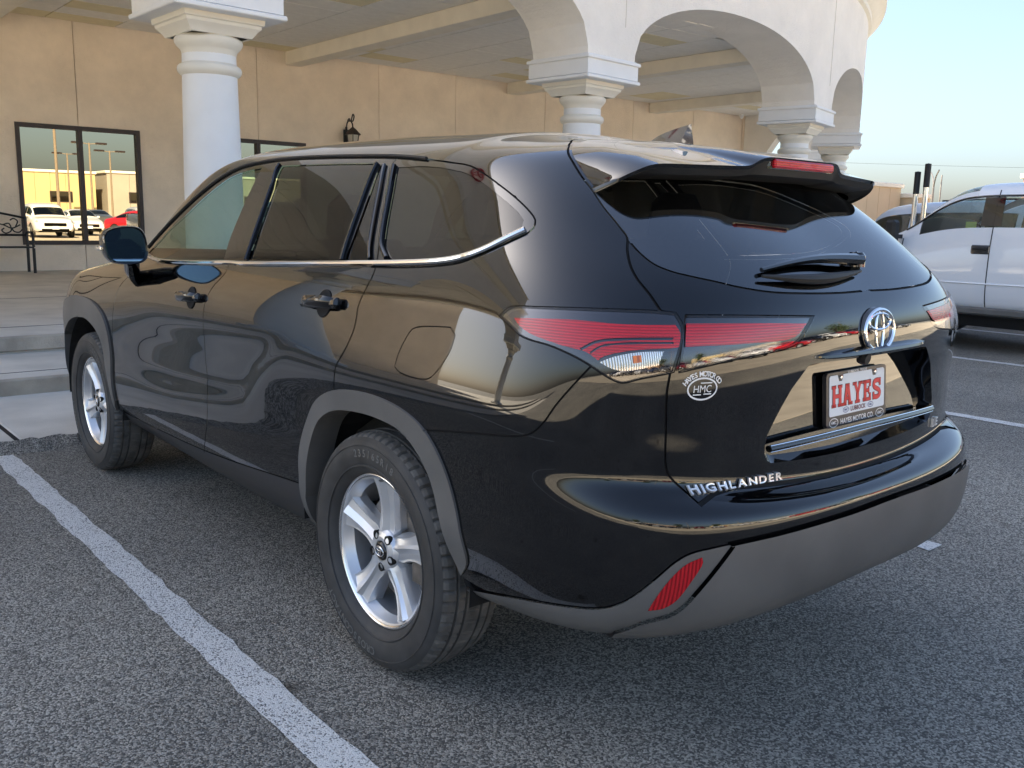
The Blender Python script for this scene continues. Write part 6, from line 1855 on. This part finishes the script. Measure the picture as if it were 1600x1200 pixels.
def rim_mesh():
    mb = MB()
    mb.lathe([(.222, .09), (.218, .0), (.214, -.045), (.222, -.062), (.2275, -.078), (.233, -.082)], 96, axis='X', cap=False)
    # five sculpted spokes
    for k in range(5):
        a0 = R(92) + 2 * math.pi * k / 5
        ca, sa = math.cos(a0), math.sin(a0)
        def Q(u, t, h): return (h, u * ca - t * sa, u * sa + t * ca)
        us = np.linspace(.034, .226, 15); rows = []
        for u in us:
            q = (u - .034) / .192
            wd = np.interp(u, [.034, .08, .11, .15, .19, .226], [.034, .048, .040, .042, .050, .066])
            tw = wd * (.50 + .10 * q)                                    # half width of the top faces
            h0 = -.082 + .030 * math.sin(math.pi * min(1, q * .9)) * .55 - .004 * q   # top height (outboard is -x)
            h0 = -.070 - .012 * q + .010 * math.sin(math.pi * q)
            dp = .030
            vv = .010 * (1 - q) + .004                                   # central valley
            rows.append([Q(u, -wd, h0 + dp + .03), Q(u, -wd, h0 + dp), Q(u, -wd * .88, h0 + dp * .30), Q(u, -wd * .74, h0 + .010), Q(u, -wd * .34, h0 + .007 * q + .002), Q(u, -.006, h0 - .003), Q(u, wd * .30, h0 + .009 + .004 * (1 - q)), Q(u, wd * .74, h0 + .014), Q(u, wd * .88, h0 + dp * .40), Q(u, wd, h0 + dp), Q(u, wd, h0 + dp + .03)])
        mb.grid(np.array(rows))
    mb.lathe([(.070, -.035), (.068, -.060), (.060, -.072), (.045, -.077), (.034, -.077), (.033, -.070), (0, -.070)], 40, axis='X', cap=False)
    return mb
def pocket_mesh():
    mb = MB()
    for k in range(5):
        a0 = R(92 + 36) + 2 * math.pi * k / 5
        m2 = MB().lathe([(.013, -.052), (.0145, -.0768), (.011, -.0772), (.0, -.060)], 14, (0, 0, 0), 'X', cap=False)
        cy, cz = .0535 * math.cos(a0), .0535 * math.sin(a0)
        mb.add([(x - .0005, y + cy, z + cz) for x, y, z in m2.v], m2.f)
    return mb
def nut_mesh():
    mb = MB()
    for k in range(5):
        a0 = R(92 + 36) + 2 * math.pi * k / 5
        m2 = MB().lathe([(.0085, -.055), (.008, -.070), (0, -.073)], 6, (0, 0, 0), 'X'); cy, cz = .0535 * math.cos(a0), .0535 * math.sin(a0)
        mb.add([(x, y + cy, z + cz) for x, y, z in m2.v], m2.f)
    return mb
w_tyre = make_mesh('tyre', tyre_mesh(), M['tyre'], 'auto'); w_tread = make_mesh('tread', tread_mesh(), M['tread'], False)
w_rim = make_mesh('rim', rim_mesh(), M['alloy'], True); w_rim.set_sharp_from_angle(angle=R(15)); w_lip = make_mesh('rim_lip', MB().lathe([(.232, -.080), (.238, -.0865), (.243, -.0875), (.2465, -.084), (.246, -.074)], 96, axis='X', cap=False), M['machined'], True)
w_disc = make_mesh('brake_disc', MB().lathe([(.165, .0), (.165, -.012), (.085, -.012), (.08, -.03), (0, -.03)], 60, axis='X', cap=False), M['steel'], 'auto')
mb = MB()
for x in (-.014, .006): mb.add([(x, .17 * math.cos(a) * q, .17 * math.sin(a) * q) for q in (.66, 1.06) for a in np.linspace(R(150), R(215), 10)], [(i, i + 1, 11 + i, 10 + i) for i in range(9)])
mb.box((-.02, -.145, -.01), (.05, .06, .13), bev=.01)
w_cal = make_mesh('brake_caliper', mb, M['steel'], False)
w_pock = make_mesh('lug_pocket', pocket_mesh(), M['dark'], 'auto'); w_nut = make_mesh('wheel_nut', nut_mesh(), M['steel'], False)
w_back = make_mesh('backing_plate', MB().lathe([(.212, .03), (0, .03)], 40, axis='X', cap=False), M['dark'], False)
w_cap = make_mesh('hub_cap', MB().lathe([(.031, -.072), (.030, -.079), (.024, -.082), (0, -.083)], 32, axis='X', cap=False), M['gloss_black'], True)
mb = MB()
def ering2(a, b, cz, r): mb.tube([(-.0835, a * math.cos(t_), cz + b * math.sin(t_)) for t_ in np.linspace(0, 2 * math.pi, 32, endpoint=False)], r, 5, True)
ering2(.022, .0155, 0, .0018); ering2(.015, .0055, .007, .0015); ering2(.006, .0148, 0, .0015)
w_logo = make_mesh('cap_emblem', mb, M['chrome'], True)
mb = MB()
def arc_text(s, r, h, a_mid, spread):
    n = len(s)
    for i, c_ in enumerate(s):
        if c_ == ' ': continue
        a = a_mid - spread * (i - (n - 1) / 2) / max(n - 1, 1)
        vv, ff = text_shape(c_, h * 1.4, .0008, .0004)
        # seen from outside (-x): right is -y ... letters stand radially
        for_ = [(-.1172 - q[2] - .0004, r * math.cos(a) + (q[1] * math.cos(a) + q[0] * math.sin(a)), r * math.sin(a) + (q[1] * math.sin(a) - q[0] * math.cos(a))) for q in vv]
        mb.add(for_, ff)
def arc_text_l(s, r, h, a_mid, spread):
    """reads clockwise as seen from the left side of the car (+y is to the viewer's left)"""
    n = len(s)
    for i, c_ in enumerate(s):
        if c_ == ' ': continue
        b = a_mid - spread * (i - (n - 1) / 2) / max(n - 1, 1)       # viewer angle, 90 = top, viewer x = -y
        vv, ff = text_shape(c_, h * 1.4, .0008, .0004)
        out = []
        for q in vv:
            X = r * math.cos(b) + q[1] * math.cos(b) + q[0] * math.sin(b); Z = r * math.sin(b) + q[1] * math.sin(b) - q[0] * math.cos(b)
            out.append((-.1178 - q[2], -X, Z))
        mb.add(out, ff)
arc_text_l('235/65R18', .3135, .024, R(86), R(38))
w_text = make_mesh('tyre_lettering', mb, M['tyre_text'], False); mb = MB()
arc_text_l('CROSSCONTACT', .318, .026, R(246), R(52))
w_text2 = make_mesh('tyre_lettering', mb, M['tyre_text'], False)
def hero_wheel(x, y, rot):
    w = link('wheel', w_rim, car, (x, y, .372))
    w.rotation_euler = (rot, 0, 0) if x < 0 else (rot, 0, math.pi)
    for nm, me in (('tyre', w_tyre), ('tread', w_tread), ('rim_lip', w_lip), ('brake_disc', w_disc), ('brake_caliper', w_cal), ('lug_pocket', w_pock), ('wheel_nut', w_nut), ('backing_plate', w_back), ('hub_cap', w_cap), ('cap_emblem', w_logo), ('tyre_lettering', w_text), ('tyre_lettering', w_text2)):
        link(nm, me, w)
    return w
hero_wheel(-.812, 0, 0); hero_wheel(-.812, 2.85, R(31)); hero_wheel(.812, 0, 0); hero_wheel(.812, 2.85, 0)
# ---- wheel housings, floor, underside
M['felt'] = principled('felt_liner', (.008, .008, .008), .9, noise=.5, nscale=30)
for y in (0, 2.85):
    for s_ in (-1, 1):
        mb = MB()
        A_ = np.linspace(R(-6), R(186), 30)
        P = [[(s_ * .905, y + .47 * math.cos(a), .40 + .46 * math.sin(a)), (s_ * .60, y + .47 * math.cos(a), .40 + .46 * math.sin(a))] for a in A_]
        mb.grid(np.array(P)); mb.add([(s_ * .60, y + .47 * math.cos(a), .40 + .46 * math.sin(a)) for a in A_], [tuple(range(30))])
        obj('wheel_housing', mb, M['felt'], car, False)
mb = MB().box((0, 1.42, .33), (1.5, 1.85, .14)).box((0, 3.45, .36), (1.5, .3, .12)).box((0, -.70, .48), (1.05, .50, .08)).box((0, 0, .5), (1.1, .95, .12)).box((0, 2.85, .5), (1.1, .95, .12))
obj('underbody', mb, M['dark'], car, False)

# ---- cabin
def seat(x, y, z, w, bh=.66, hr=True):
    st = obj('seat', MB().box((x, y, z + .06), (w, .50, .16), bev=.06), M['seat'], car)
    mb = MB().box((0, 0, bh / 2 + .01), (w, .15, bh), bev=.06); mb.xf(Matrix.Translation((x, y - .22, z + .10)) @ Matrix.Rotation(R(14), 4, 'X'))
    obj('backrest', mb, M['seat'], st)
    if hr:
        mb = MB().box((0, 0, .11), (.27, .10, .20), bev=.045); mb.xf(Matrix.Translation((x, y - .36, z + .72)) @ Matrix.Rotation(R(10), 4, 'X'))
        mb.tube([(x - .06, y - .36, z + .66), (x - .06, y - .38, z + .80)], .008, 6); mb.tube([(x + .06, y - .36, z + .66), (x + .06, y - .38, z + .80)], .008, 6)
        obj('headrest', mb, M['seat'], st)
for x in (-.40, .40): seat(x, 1.32, .55, .52)
for x in (-.44, .44): seat(x, .38, .58, .60)
seat(-.36, -.02, .55, .50, .42, False); seat(.36, -.02, .55, .50, .42, False)
mb = MB().box((0, 1.98, .98), (1.5, .45, .26), bev=.09); obj('dashboard', mb, M['interior'], car)
mb = MB().lathe([(.185, -.014), (.20, 0), (.185, .014)], 28, cap=False).lathe([(.06, .01), (0, .02)], 16).box((0, 0, 0), (.36, .03, .02)).xf(Matrix.Translation((-.40, 1.66, 1.02)) @ Matrix.Rotation(R(66), 4, 'X'))
obj('steering_wheel', mb, M['interior'], car)
obj('cabin_floor', MB().box((0, .75, .44), (1.6, 2.7, .05)), M['interior'], car, False)
for x in (-.80, .80): obj('door_card', MB().box((x, 1.32, .82), (.05, 1.62, .72), bev=.02), M['interior_tan'], car)
mb = MB(); gx, gy = np.meshgrid(np.linspace(-.52, .52, 8), np.linspace(-.40, 1.2, 12)); mb.grid(np.stack([gx, gy, np.full(gx.shape, 1.585)], -1))
obj('headliner', mb, M['interior_tan'], car, False)
obj('rear_mirror', MB().box((0, 1.58, 1.46), (.24, .03, .07), bev=.015), M['interior'], car)
# front: grille, headlamps (hidden from here, still there)
for s_ in (-1, 1):
    obj('headlight', MB().box((s_ * .60, 3.58, .86), (.42, .16, .15), bev=.05), M['head_lens'], car)
obj('front_grille', MB().box((0, 3.80, .62), (1.1, .10, .30), bev=.04), M['gloss_black'], car)
